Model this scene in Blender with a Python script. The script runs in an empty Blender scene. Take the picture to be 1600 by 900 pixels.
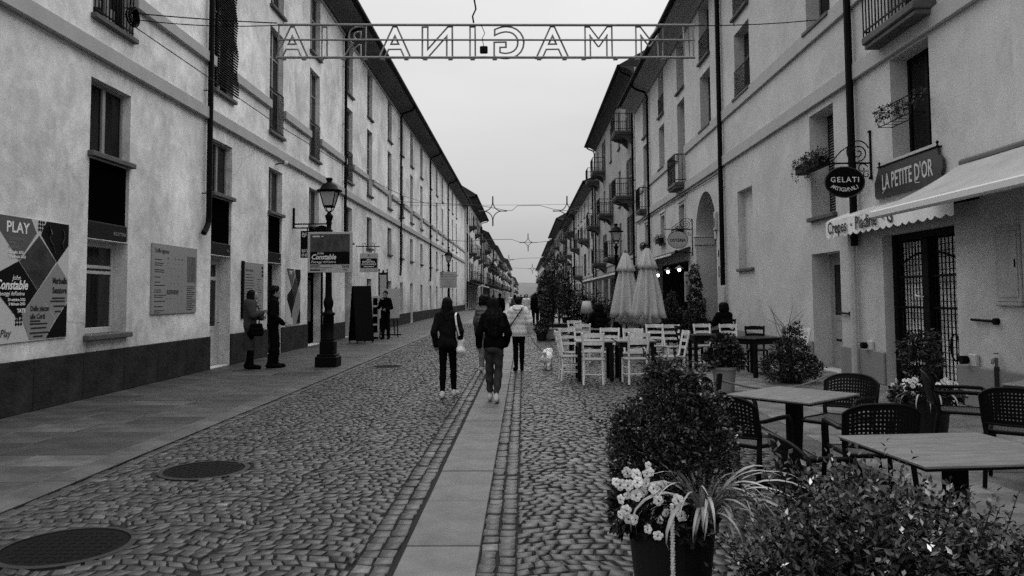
import bpy, math, random
import numpy as np
from mathutils import Vector, Matrix

rnd = random.Random(11)
nrng = np.random.default_rng(5)
sc = bpy.context.scene
COL = sc.collection
R = math.radians
PI = math.pi

# ------------------------------------------------------------------ camera
cam_d = bpy.data.cameras.new('camera')
cam = bpy.data.objects.new('camera', cam_d); COL.objects.link(cam)
cam_d.sensor_width = 36.0
cam_d.lens = 27.0
cam_d.shift_y = -0.035
cam_d.clip_start = 0.05
cam_d.clip_end = 6000
cam.location = (0, 0, 1.6)
_m = (Matrix.Rotation(math.atan(18/1200), 4, 'Z') @ Matrix.Rotation(PI/2 + math.atan(69/1200), 4, 'X')
      @ Matrix.Rotation(R(-0.4), 4, 'Z'))
cam.rotation_euler = _m.to_euler()
sc.camera = cam

# ------------------------------------------------------------------ sky and sun (even overcast)
SUN_EL, SUN_AZ = R(58), R(24)
world = bpy.data.worlds.new('World'); sc.world = world; world.use_nodes = True
wt = world.node_tree; wn = wt.nodes; wl = wt.links
wn.clear()
sky = wn.new('ShaderNodeTexSky'); sky.sky_type = 'NISHITA'; sky.sun_disc = False
sky.sun_elevation = SUN_EL; sky.sun_rotation = SUN_AZ; sky.dust_density = 6; sky.air_density = 1.0
bw = wn.new('ShaderNodeRGBToBW'); wl.new(sky.outputs[0], bw.inputs[0])
geo = wn.new('ShaderNodeTexCoord')
sep = wn.new('ShaderNodeSeparateXYZ'); wl.new(geo.outputs['Generated'], sep.inputs[0])
# overcast layer: luminance grows with sin(elevation), 1 + 2 sin
mx = wn.new('ShaderNodeMath'); mx.operation = 'MAXIMUM'; wl.new(sep.outputs[2], mx.inputs[0]); mx.inputs[1].default_value = 0
ma = wn.new('ShaderNodeMath'); ma.operation = 'MULTIPLY_ADD'; wl.new(mx.outputs[0], ma.inputs[0])
ma.inputs[1].default_value = 7.0; ma.inputs[2].default_value = 2.85
nz = wn.new('ShaderNodeTexNoise'); nz.inputs['Scale'].default_value = 1.7; nz.inputs['Detail'].default_value = 5
mp = wn.new('ShaderNodeMapping'); mp.inputs['Scale'].default_value = (1, 1, 3.5)
wl.new(geo.outputs['Generated'], mp.inputs[0]); wl.new(mp.outputs[0], nz.inputs['Vector'])
nr = wn.new('ShaderNodeMapRange'); nr.inputs[1].default_value = .3; nr.inputs[2].default_value = .7
nr.inputs[3].default_value = .88; nr.inputs[4].default_value = 1.08; wl.new(nz.outputs[0], nr.inputs[0])
mm = wn.new('ShaderNodeMath'); mm.operation = 'MULTIPLY'; wl.new(ma.outputs[0], mm.inputs[0]); wl.new(nr.outputs[0], mm.inputs[1])
mix = wn.new('ShaderNodeMix'); mix.data_type = 'FLOAT'; mix.inputs[0].default_value = .93
wl.new(bw.outputs[0], mix.inputs[2]); wl.new(mm.outputs[0], mix.inputs[3])
bg = wn.new('ShaderNodeBackground'); bg.inputs[1].default_value = 0.1
wl.new(mix.outputs[0], bg.inputs[0])
wo = wn.new('ShaderNodeOutputWorld'); wl.new(bg.outputs[0], wo.inputs[0])

sl = bpy.data.lights.new('sun', 'SUN'); sl.energy = 1.5; sl.angle = R(110); sl.color = (1, 1, 1)
sun = bpy.data.objects.new('sun', sl); COL.objects.link(sun)
_d = Vector((math.sin(SUN_AZ)*math.cos(SUN_EL), math.cos(SUN_AZ)*math.cos(SUN_EL), math.sin(SUN_EL)))
sun.rotation_euler = _d.to_track_quat('Z', 'Y').to_euler()
sun.location = _d*60

sc.view_settings.view_transform = 'Standard'
sc.view_settings.look = 'None'
sc.view_settings.exposure = 0.66
sc.view_settings.gamma = 1.0
sc.cycles.max_bounces = 5
sc.cycles.diffuse_bounces = 3
sc.cycles.use_denoising = False

# ------------------------------------------------------------------ materials
MATS = {}
def _base(name):
    m = bpy.data.materials.new(name); m.use_nodes = True
    nt = m.node_tree; b = nt.nodes['Principled BSDF']
    return m, nt, b
def mat(name, g, rough=.8, var=.0, scale=8., bump=0., bscale=40., spec=.4, metal=0., stretch=(1, 1, 1), tone=None, detail=5, emit=0):
    """plain grey material: grey level g, noise mottling var, optional per-face tone attribute"""
    if name in MATS: return MATS[name]
    m, nt, b = _base(name); N = nt.nodes; L = nt.links
    b.inputs['Roughness'].default_value = rough
    b.inputs['Specular IOR Level'].default_value = spec
    b.inputs['Metallic'].default_value = metal
    b.inputs['Base Color'].default_value = (g, g, g, 1)
    if emit:
        b.inputs['Emission Color'].default_value = (1, 1, 1, 1); b.inputs['Emission Strength'].default_value = emit
    tc = mp = None
    if var or bump:
        tc = N.new('ShaderNodeTexCoord'); mp = N.new('ShaderNodeMapping'); mp.inputs['Scale'].default_value = stretch
        L.new(tc.outputs['Object'], mp.inputs[0])
    val = None
    if var:
        n = N.new('ShaderNodeTexNoise'); n.inputs['Scale'].default_value = scale; n.inputs['Detail'].default_value = detail
        n.inputs['Roughness'].default_value = .62
        L.new(mp.outputs[0], n.inputs['Vector'])
        r = N.new('ShaderNodeMapRange'); r.inputs[1].default_value = .28; r.inputs[2].default_value = .72
        r.inputs[3].default_value = max(g*(1-var), 0); r.inputs[4].default_value = g*(1+var); L.new(n.outputs[0], r.inputs[0])
        val = r.outputs[0]
    if tone:
        a = N.new('ShaderNodeAttribute'); a.attribute_name = 'tone'
        t = N.new('ShaderNodeMath'); t.operation = 'MULTIPLY'
        L.new(a.outputs['Fac'], t.inputs[0])
        if val is not None: L.new(val, t.inputs[1])
        else: t.inputs[1].default_value = g
        val = t.outputs[0]
    if val is not None: L.new(val, b.inputs['Base Color'])
    if bump:
        n2 = N.new('ShaderNodeTexNoise'); n2.inputs['Scale'].default_value = bscale; n2.inputs['Detail'].default_value = 4
        L.new(mp.outputs[0], n2.inputs['Vector'])
        bp = N.new('ShaderNodeBump'); bp.inputs['Strength'].default_value = bump; bp.inputs['Distance'].default_value = .02
        L.new(n2.outputs[0], bp.inputs['Height']); L.new(bp.outputs[0], b.inputs['Normal'])
    MATS[name] = m
    return m
def stucco(name, g, blot=.16, streak=.1, seed=0., crack=.3, damp=.14):
    """weathered plaster: large blotches, vertical wash streaks, fine trowel relief"""
    if name in MATS: return MATS[name]
    m, nt, b = _base(name); N = nt.nodes; L = nt.links
    b.inputs['Roughness'].default_value = .92; b.inputs['Specular IOR Level'].default_value = .15
    tc = N.new('ShaderNodeTexCoord')
    def noise(sca, stretch, detail=6, rough=.6, dist=0.):
        mp = N.new('ShaderNodeMapping'); mp.inputs['Scale'].default_value = stretch; mp.inputs['Location'].default_value = (seed, seed*2, seed*.7)
        L.new(tc.outputs['Object'], mp.inputs[0])
        n = N.new('ShaderNodeTexNoise'); n.inputs['Scale'].default_value = sca; n.inputs['Detail'].default_value = detail
        n.inputs['Roughness'].default_value = rough; n.inputs['Distortion'].default_value = dist
        L.new(mp.outputs[0], n.inputs['Vector']); return n.outputs[0]
    def rng(x, a, bb, lo=.3, hi=.7):
        r = N.new('ShaderNodeMapRange'); r.inputs[1].default_value = lo; r.inputs[2].default_value = hi
        r.inputs[3].default_value = a; r.inputs[4].default_value = bb; L.new(x, r.inputs[0]); return r.outputs[0]
    def mul(a, bb):
        t = N.new('ShaderNodeMath'); t.operation = 'MULTIPLY'; L.new(a, t.inputs[0]); L.new(bb, t.inputs[1]); return t.outputs[0]
    v = rng(noise(.55, (1, 1, 1), 7, .65, .6), g*(1-blot), g*(1+blot))
    v = mul(v, rng(noise(1.9, (1, 1, 1), 8, .72, 1.2), 1-blot*.55, 1+blot*.35))
    v = mul(v, rng(noise(4.5, (1, 1, .8), 5, .7, .5), 1-blot*.28, 1+blot*.15, .42, .58))
    v = mul(v, rng(noise(1.5, (1, 1, .13), 5, .6), 1-streak, 1+streak*.6))
    v = mul(v, rng(noise(48, (1, 1, 1), 3, .7), .86, 1.12))
    # wash marks: thin vertical runs with ragged ends
    v = mul(v, rng(mul(noise(5.5, (1, 1, .05), 4, .7), rng(noise(.9, (1, 1, .8), 4, .6), .6, 1.25)), 1., 1-streak*1.6, .50, .66))
    # hairline cracks, only in some places
    mp = N.new('ShaderNodeMapping'); mp.inputs['Scale'].default_value = (.5, .5, .7); L.new(tc.outputs['Object'], mp.inputs[0])
    dn = N.new('ShaderNodeTexNoise'); dn.inputs['Scale'].default_value = 2.5; dn.inputs['Detail'].default_value = 5; L.new(mp.outputs[0], dn.inputs['Vector'])
    va = N.new('ShaderNodeMix'); va.data_type = 'VECTOR'; va.inputs[0].default_value = .22; L.new(mp.outputs[0], va.inputs[4]); L.new(dn.outputs[1], va.inputs[5])
    vo = N.new('ShaderNodeTexVoronoi'); vo.feature = 'DISTANCE_TO_EDGE'; vo.inputs['Scale'].default_value = 1.0; L.new(va.outputs[1], vo.inputs['Vector'])
    ck = rng(vo.outputs[0], 1-crack, 1., .0, .010)
    cm = N.new('ShaderNodeMix'); cm.data_type = 'FLOAT'; L.new(rng(noise(.35, (1, 1, 1), 2), 0., 1., .5, .62), cm.inputs[0]); cm.inputs[2].default_value = 1.; L.new(ck, cm.inputs[3])
    v = mul(v, cm.outputs[0])
    # damp patches rising from the pavement, uneven in outline
    sp = N.new('ShaderNodeSeparateXYZ'); L.new(tc.outputs['Object'], sp.inputs[0])
    hz = N.new('ShaderNodeMath'); hz.operation = 'ADD'; L.new(sp.outputs[2], hz.inputs[0]); L.new(rng(noise(1.1, (1, 1, 1), 6, .65), -1.3, 1.3, .2, .8), hz.inputs[1])
    v = mul(v, rng(hz.outputs[0], 1-damp, 1., .55, 1.25))
    L.new(v, b.inputs['Base Color'])
    bp = N.new('ShaderNodeBump'); bp.inputs['Strength'].default_value = .34; bp.inputs['Distance'].default_value = .02
    L.new(noise(14, (1, 1, 1), 8, .7), bp.inputs['Height']); L.new(bp.outputs[0], b.inputs['Normal'])
    MATS[name] = m
    return m

WALL_L = stucco('plaster_left', .72, .32, .06, 3., .28, .20)
WALL_R = stucco('plaster_right', .53, .14, .02, 9., .10, .12)
WALL_F = [stucco('plaster_far_a', .5, .15, .15, 1.), stucco('plaster_far_b', .36, .15, .15, 5.), stucco('plaster_far_c', .6, .12, .15, 7.)]
BAND = mat('band_plaster', .36, .9, .10, 2., .15, 30)
BAND_R = mat('band_plaster_right', .38, .9, .08, 2., .15, 30)
DADO_L = mat('dado_stone', .016, .8, 1.0, 1.6, .7, 14, spec=.2, detail=8)
DADO_R = mat('dado_plaster', .21, .9, .12, 1.6, .2, 30)
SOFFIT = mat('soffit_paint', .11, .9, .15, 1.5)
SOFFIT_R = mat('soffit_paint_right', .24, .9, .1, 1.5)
ROOF = mat('roof_tile', .025, .9, .4, 3.)
IRON = mat('black_iron', .003, .6, .3, 20, spec=.08)
IRON_G = mat('grey_iron', .012, .5, .3, 20, spec=.4)
GLASS = mat('dark_glass', .002, .08, spec=.2)
GLASS_IN = mat('curtained_glass', .018, .1, .9, 2.5, spec=.3, stretch=(3, 3, .3))
WOOD_D = mat('dark_wood', .006, .5, .4, 6, stretch=(1, 1, .2), spec=.1)
PANEL_D = mat('black_panel', .002, .8, spec=.0)
FRAME_W = mat('white_joinery', .46, .6, .12, 4., .08, 40)
FRAME_G = mat('grey_joinery', .09, .6, .2, 4., .08, 40)
FRAME_D = mat('dark_joinery', .007, .6, .3, 4., spec=.1)
SILL = mat('sill_stone', .075, .8, .3, 5., .2, 30)
REVEAL = mat('opening_dark', .003, .9, spec=0)
COBBLE = mat('cobble_stone', .046, .44, .45, 13., .22, 60, spec=.4, tone=True, detail=8)
SLAB = mat('paving_stone', .048, .5, .62, 2.2, .3, 60, spec=.35, tone=True, detail=8)
STRIP = mat('strip_stone', .105, .6, .38, 3.0, .25, 60, spec=.35, tone=True, detail=8)
JOINT = mat('joint_dirt', .005, .95, .4, 20)
EARTH = mat('earth', .09, .95, .4, .3)
LEAF = mat('leaf', .034, .45, spec=.26, tone=True)
LEAF_D = mat('leaf_dark', .03, .45, spec=.4, tone=True)
BARK = mat('bark', .014, .9, .4, 20)
WHITE = mat('white_paint', .72, .5)
PAPER = mat('paper_white', .42, .6, .05, 8)
INK = mat('ink_black', .008, .6)
INK_W = mat('ink_white', .75, .6)
INK_G = mat('ink_grey', .22, .6)
FRAME_P = mat('pale_joinery', .22, .6, .15, 4., .08, 40)
RESIN_S = mat('resin_seat_skylit', .075, .42, .15, 20, spec=.5)  # same black resin, base paled to carry the sky's reflection on the seat
RESIN = mat('black_resin', .0035, .5, .15, 20, spec=.12)
TERRA = mat('pot_pale', .22, .8, .15, 4)
POT_B = mat('pot_black', .003, .6, .3, 10)

# ------------------------------------------------------------------ object helpers
def tag(o, label=None, cat=None, group=None, kind=None):
    if label: o['label'] = label
    if cat: o['category'] = cat
    if group: o['group'] = group
    if kind: o['kind'] = kind
    return o
def empty(name, loc=(0, 0, 0), rz=0., parent=None):
    o = bpy.data.objects.new(name, None); COL.objects.link(o)
    o.empty_display_size = .2
    o.location = loc; o.rotation_euler = (0, 0, rz)
    if parent: o.parent = parent
    return o
def thing(name, label, cat, loc=(0, 0, 0), rz=0., group=None):
    return tag(empty(name, loc, rz), label, cat, group)
def ob(name, data, parent=None, loc=(0, 0, 0), rot=(0, 0, 0), scale=(1, 1, 1)):
    o = bpy.data.objects.new(name, data); COL.objects.link(o)
    o.location = loc; o.rotation_euler = rot; o.scale = scale
    if parent: o.parent = parent
    return o
def copy_tree(o, parent=None):
    c = o.copy(); COL.objects.link(c)
    if parent: c.parent = parent
    for ch in o.children: copy_tree(ch, c)
    return c

class MB:
    """collects simple solids and links them as one mesh"""
    def __init__(s): s.v = []; s.f = []; s.m = []; s.cm = 0
    def add(s, vs, fs):
        n = len(s.v); s.v += [tuple(p) for p in vs]
        for f in fs: s.f.append(tuple(i+n for i in f)); s.m.append(s.cm)
        return s
    def box(s, x0, x1, y0, y1, z0, z1, b=0.):
        if b <= 0:
            v = [(x, y, z) for x in (x0, x1) for y in (y0, y1) for z in (z0, z1)]
            return s.add(v, [(0, 1, 3, 2), (4, 6, 7, 5), (0, 4, 5, 1), (2, 3, 7, 6), (0, 2, 6, 4), (1, 5, 7, 3)])
        X = (x0, x1); Y = (y0, y1); Z = (z0, z1); sg = (1, -1)
        v = []
        for i in (0, 1):
            for j in (0, 1):
                for k in (0, 1):
                    x, y, z = X[i], Y[j], Z[k]
                    v += [(x, y+sg[j]*b, z+sg[k]*b), (x+sg[i]*b, y, z+sg[k]*b), (x+sg[i]*b, y+sg[j]*b, z)]
        I = lambda i, j, k, a: ((i*2+j)*2+k)*3+a
        f = [(I(0,0,0,0), I(0,0,1,0), I(0,1,1,0), I(0,1,0,0)), (I(1,0,0,0), I(1,1,0,0), I(1,1,1,0), I(1,0,1,0)),
             (I(0,0,0,1), I(1,0,0,1), I(1,0,1,1), I(0,0,1,1)), (I(0,1,0,1), I(0,1,1,1), I(1,1,1,1), I(1,1,0,1)),
             (I(0,0,0,2), I(0,1,0,2), I(1,1,0,2), I(1,0,0,2)), (I(0,0,1,2), I(1,0,1,2), I(1,1,1,2), I(0,1,1,2))]
        for i in (0, 1):
            for j in (0, 1):
                f.append((I(i,j,0,0), I(i,j,1,0), I(i,j,1,1), I(i,j,0,1)))
                f.append((I(i,0,j,0), I(i,0,j,2), I(i,1,j,2), I(i,1,j,0)))
                f.append((I(0,i,j,1), I(1,i,j,1), I(1,i,j,2), I(0,i,j,2)))
                for k in (0, 1): f.append((I(i,j,k,0), I(i,j,k,1), I(i,j,k,2)))
        return s.add(v, f)
    def obox(s, c, size, rot, b=0.):
        n = len(s.v); hx, hy, hz = [q/2 for q in size]
        s.box(-hx, hx, -hy, hy, -hz, hz, b)
        M = rot if isinstance(rot, Matrix) else Matrix.Rotation(rot, 3, 'Z')
        M = M.to_3x3(); c = Vector(c)
        for i in range(n, len(s.v)): s.v[i] = tuple(M @ Vector(s.v[i]) + c)
        return s
    def bar(s, a, b, w, d, up=(0, 0, 1)):
        """rectangular bar from a to b"""
        a = Vector(a); b = Vector(b); z = (b-a); l = z.length; z.normalize()
        u = Vector(up)
        if abs(z.dot(u)) > .95: u = Vector((0, 1, 0))
        x = u.cross(z).normalized(); y = z.cross(x)
        M = Matrix((x, y, z)).transposed()
        return s.obox((a+b)/2, (w, d, l), M, min(w, d)*.15)
    def tube(s, pts, r, n=6, closed=False, flat=1.):
        P = [Vector(p) for p in pts]; k = len(P)
        rs = r if isinstance(r, (list, tuple)) else [r]*k
        T = []
        for i in range(k):
            a = P[(i-1) % k] if (closed or i > 0) else P[i]
            b = P[(i+1) % k] if (closed or i < k-1) else P[i]
            t = (b-a); T.append(t.normalized() if t.length > 1e-9 else Vector((0, 0, 1)))
        u = T[0].orthogonal().normalized(); vs = []
        for i in range(k):
            u = (u - T[i]*u.dot(T[i]))
            u = u.normalized() if u.length > 1e-6 else T[i].orthogonal().normalized()
            w = T[i].cross(u)
            for j in range(n):
                a = 2*PI*j/n
                vs.append(P[i] + u*math.cos(a)*rs[i] + w*math.sin(a)*rs[i]*flat)
        fs = []
        for i in range(k if closed else k-1):
            i2 = (i+1) % k
            for j in range(n):
                j2 = (j+1) % n
                fs.append((i*n+j, i*n+j2, i2*n+j2, i2*n+j))
        if not closed:
            fs.append(tuple(range(n-1, -1, -1))); fs.append(tuple((k-1)*n+j for j in range(n)))
        return s.add(vs, fs)
    def lathe(s, prof, n=16, c=(0, 0, 0), sq=0.):
        vs = []; fs = []; k = len(prof)
        for r, z in prof:
            for j in range(n):
                a = 2*PI*(j+.5)/n
                vs.append((c[0]+r*math.cos(a), c[1]+r*math.sin(a), c[2]+z))
        for i in range(k-1):
            for j in range(n):
                j2 = (j+1) % n
                fs.append((i*n+j, i*n+j2, (i+1)*n+j2, (i+1)*n+j))
        fs.append(tuple(range(n-1, -1, -1))); fs.append(tuple((k-1)*n+j for j in range(n)))
        return s.add(vs, fs)
    def prism(s, poly, y0, y1):
        """polygon in xz, extruded along y"""
        n = len(poly)
        vs = [(x, y0, z) for x, z in poly] + [(x, y1, z) for x, z in poly]
        fs = [tuple(range(n)), tuple(range(2*n-1, n-1, -1))]
        fs += [(i, i+n, (i+1) % n+n, (i+1) % n) for i in range(n)]
        return s.add(vs, fs)
    def extr(s, poly, x0, x1):
        """polygon in yz, extruded along x"""
        n = len(poly)
        vs = [(x0, y, z) for y, z in poly] + [(x1, y, z) for y, z in poly]
        fs = [tuple(range(n-1, -1, -1)), tuple(range(n, 2*n))]
        fs += [(i, (i+1) % n, (i+1) % n+n, i+n) for i in range(n)]
        return s.add(vs, fs)
    def ball(s, c, r, n=10, m=7, sc3=(1, 1, 1)):
        prof = []
        vs = [(c[0], c[1], c[2]-r*sc3[2])]
        for i in range(1, m):
            a = PI*i/m - PI/2
            for j in range(n):
                t = 2*PI*j/n
                vs.append((c[0]+r*sc3[0]*math.cos(a)*math.cos(t), c[1]+r*sc3[1]*math.cos(a)*math.sin(t), c[2]+r*sc3[2]*math.sin(a)))
        vs.append((c[0], c[1], c[2]+r*sc3[2])); fs = []
        for j in range(n): fs.append((0, 1+(j+1) % n, 1+j))
        for i in range(m-2):
            for j in range(n):
                a = 1+i*n+j; b = 1+i*n+(j+1) % n
                fs.append((a, b, b+n, a+n))
        t = len(vs)-1; o = 1+(m-2)*n
        for j in range(n): fs.append((o+j, o+(j+1) % n, t))
        return s.add(vs, fs)
    def mesh(s, name, mats, smooth=False, fix=True):
        me = bpy.data.meshes.new(name)
        me.from_pydata(s.v, [], s.f)
        if not isinstance(mats, (list, tuple)): mats = [mats]
        for q in mats: me.materials.append(q)
        if len(mats) > 1: me.polygons.foreach_set('material_index', s.m)
        if fix:
            import bmesh
            bm = bmesh.new(); bm.from_mesh(me); bmesh.ops.recalc_face_normals(bm, faces=bm.faces); bm.to_mesh(me); bm.free()
        if smooth: me.shade_smooth() if hasattr(me, 'shade_smooth') else None
        me.update(); return me
    def build(s, name, mats, parent=None, loc=(0, 0, 0), rot=(0, 0, 0), smooth=False, fix=True, scale=(1, 1, 1)):
        return ob(name, s.mesh(name, mats, smooth, fix), parent, loc, rot, scale)

def np_mesh(name, V, F, mt, tone=None, smooth=False):
    """V (n,3), F (m,k) arrays of one polygon size"""
    V = np.asarray(V, np.float32); F = np.asarray(F, np.int32)
    me = bpy.data.meshes.new(name); k = F.shape[1]; m = len(F)
    me.vertices.add(len(V)); me.vertices.foreach_set('co', V.ravel())
    me.loops.add(m*k); me.loops.foreach_set('vertex_index', F.ravel())
    me.polygons.add(m); me.polygons.foreach_set('loop_start', np.arange(0, m*k, k, dtype=np.int32))
    me.polygons.foreach_set('loop_total', np.full(m, k, np.int32))
    if smooth: me.polygons.foreach_set('use_smooth', np.ones(m, bool))
    me.materials.append(mt)
    if tone is not None:
        a = me.attributes.new('tone', 'FLOAT', 'FACE'); a.data.foreach_set('value', np.asarray(tone, np.float32))
    me.update(calc_edges=True); me.validate(); return me
def set_tone(me, t):
    a = me.attributes.new('tone', 'FLOAT', 'FACE'); a.data.foreach_set('value', [t]*len(me.polygons)); return me

def text(s, size, parent, loc, mt, name='lettering', align='CENTER', shear=0., bold=0., ext=.0015, sx=1., rot=(PI/2, 0, 0), space=1.):
    c = bpy.data.curves.new(name, 'FONT'); c.body = s; c.size = size; c.align_x = align; c.align_y = 'CENTER'
    c.shear = shear; c.offset = bold; c.extrude = ext; c.resolution_u = 2; c.space_character = space
    tmp = bpy.data.objects.new('t', c); me = bpy.data.meshes.new_from_object(tmp); bpy.data.objects.remove(tmp); me.name = name
    me.materials.clear(); me.materials.append(mt)
    return ob(name, me, parent, loc, rot, (sx, 1, 1))

XL, XR = -7.08, 6.32
# ================================================================== GROUND
def struct(o, label=None): o['kind'] = 'structure'; return o
def bulk_boxes(polys, tops, bots, inset, tones, mt, name):
    """polys (n,4,2) corner xy; a stone each: bottom ring, edge ring, inset top"""
    n = len(polys); P = np.asarray(polys, float); c = P.mean(1, keepdims=True)
    top = c+(P-c)*(1-inset)
    Z = lambda z: np.broadcast_to(np.asarray(z, float).reshape(n, -1), (n, 4))[..., None]
    bev = .003
    V = np.concatenate([np.concatenate([P, Z(bots)], 2), np.concatenate([P, Z(tops)-bev], 2), np.concatenate([top, Z(tops)], 2)], 1).reshape(-1, 3)
    b = (np.arange(n)*12)[:, None, None]
    f = []
    for r in (0, 4):
        for j in range(4): f.append([r+j, r+(j+1) % 4, r+4+(j+1) % 4, r+4+j])
    f.append([8, 9, 10, 11])
    F = (b+np.array(f)[None]).reshape(-1, 4)
    return np_mesh(name, V, F, mt, np.repeat(tones, 9))

gnd = struct(MB().add([(-3000, -60, -.06), (3000, -60, -.06), (3000, 6000, -.06), (-3000, 6000, -.06)], [(0, 1, 2, 3)]).build('ground', EARTH, fix=False))
hill_v = []; hill_f = []
for i in range(61):
    x = -1500+50*i
    h = 20+7*math.sin(i*.21+1.2)+4*math.sin(i*.53)+1.6*math.sin(i*1.7)
    hill_v += [(x, 1250, -2), (x, 1330, h*.55), (x, 1500, h*1.05), (x, 1700, h*.6)]
for i in range(60):
    for j in range(3): hill_f.append((i*4+j, i*4+4+j, i*4+5+j, i*4+1+j))
hill = struct(MB().add(hill_v, hill_f).build('hill', mat('hill_woods', .095, .95, .25, .02), smooth=True))

road = struct(MB().add([(-3.93, -4, -.014), (2.87, -4, -.014), (2.87, 420, -.014), (-3.93, 420, -.014)], [(0, 1, 2, 3)]).build('road', JOINT, fix=False))

stones = []   # (poly4, tone)
def arc_lane(x0, x1, ya, yb, sag, pitch=.099, across=.106, ph=0.):
    w = x1-x0; n = max(1, round(w/across))
    for r in range(int((yb-ya)/pitch)):
        y = ya+r*pitch; off = .5 if r % 2 else 0.
        off += rnd.uniform(-.15, .15)
        edges = [0.] + [min(max((i+off+rnd.uniform(-.2, .2))/n, 0), 1) for i in range(n+1)] + [1.]
        if n == 1: edges = [0., 1.]
        edges = sorted(edges)
        for a, b in zip(edges[:-1], edges[1:]):
            if (b-a)*w < .035: continue
            g = rnd.uniform(.0065, .0105)
            def pt(t, row):
                xx = x0+t*w; e_ = min(1, max(0, min(abs(xx+3.8), abs(xx+1.03), abs(xx+.06), abs(xx-2.75)))/.25) if w > .2 else 0
                return (xx+e_*(.028*math.sin(6.1*(y+row*pitch))+.02*math.sin(14*(y+row*pitch)+1)), y+row*pitch+sag*4*t*(1-t)+.012*math.sin(7*t+r*.9))
            p = [pt(a, 0), pt(b, 0), pt(b, 1), pt(a, 1)]
            j = lambda: rnd.uniform(-.008, .008)
            p = [(p[0][0]+g+j(), p[0][1]+g+j()), (p[1][0]-g+j(), p[1][1]+g+j()), (p[2][0]-g+j(), p[2][1]-g+j()), (p[3][0]+g+j(), p[3][1]-g+j())]
            stones.append(p)
Y0, Y1 = 3.2, 46.
for x0, x1 in ((-3.92, -3.80),): arc_lane(x0, x1, Y0, Y1, 0, .15, .12)
lw = (3.80-1.03)/3
for i in range(3): arc_lane(-3.80+i*lw, -3.80+(i+1)*lw, Y0, Y1, .10 if i != 1 else .115)
for k in range(2): arc_lane(-1.03+k*.115, -1.03+(k+1)*.115, Y0, Y1, 0, .135, .115)
for k in range(2): arc_lane(-.29+k*.115, -.29+(k+1)*.115, Y0, Y1, 0, .135, .115)
rw = (2.87+.06-.12)/3
for i in range(3): arc_lane(-.06+i*rw, -.06+(i+1)*rw, Y0, Y1, .09)
arc_lane(2.75, 2.865, Y0, Y1, 0, .15, .12)
MAN = [(-3.0, 7.25, .375), (-2.99, 5.05, .395), (-3.16, 17.8, .36)]
def clear(p):
    cx = sum(q[0] for q in p)/4; cy = sum(q[1] for q in p)/4
    return all((cx-a)**2+(cy-b)**2 > (r+.03)**2 for a, b, r in MAN)
stones = [p for p in stones if clear(p)]
stones.sort(key=lambda p: (p[0][1]-0)**2+(p[0][0])**2+(0 if abs(p[0][0]/max(p[0][1], .1)) < .62 and p[0][1] > 4.2 else 900))
def stone_tone():
    t = rnd.gauss(1, .30)
    q = rnd.random()
    if q < .06: t *= 1.75
    elif q < .16: t *= .55
    return max(.3, t)
def stone_attr(ps):
    n = len(ps)
    tops = np.array([[0]*4 for _ in range(n)], float)
    for k in range(n): b_ = rnd.uniform(-.005, .006); tops[k] = [b_+rnd.uniform(-.0035, .0035) for _ in range(4)]
    return tops
for p in stones[:300]:
    me = bulk_boxes([p], stone_attr([p]), [-.034], .035, np.array([stone_tone()]), COBBLE, 'cobblestone')
    c = np.mean(p, 0)
    me.transform(Matrix.Translation((-c[0], -c[1], 0)))
    ob('cobblestone', me, road, (c[0], c[1], 0))
rest = stones[300:]
tag(ob('cobblestones', bulk_boxes(rest, stone_attr(rest), np.full(len(rest), -.034), .035, np.array([stone_tone() for _ in rest]), COBBLE, 'cobblestones'), road), kind='stuff')
far = set_tone(MB().add([(-3.93, Y1, -.006), (-.77, Y1, -.006), (-.77, 420, -.006), (-3.93, 420, -.006),
                         (-.29, Y1, -.006), (2.87, Y1, -.006), (2.87, 420, -.006), (-.29, 420, -.006)], [(0, 1, 2, 3), (4, 5, 6, 7)]).mesh('road_surface', COBBLE, fix=False), .85)
ob('road_surface', far, road)

def slab_piece(parent, name, x0, x1, y0, y1, top, mt, tone, g=.005):
    cx, cy = (x0+x1)/2, (y0+y1)/2
    m = MB().box(x0+g-cx, x1-g-cx, y0+g-cy, y1-g-cy, -.055, rnd.uniform(-.003, .003), .004)
    me = set_tone(m.mesh(name, mt), tone)
    return ob(name, me, parent, (cx, cy, top))
def base_sheet(name, x0, x1, y0, y1, z):
    return struct(MB().add([(x0, y0, z), (x1, y0, z), (x1, y1, z), (x0, y1, z)], [(0, 1, 2, 3)]).build(name, JOINT, fix=False))
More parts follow.
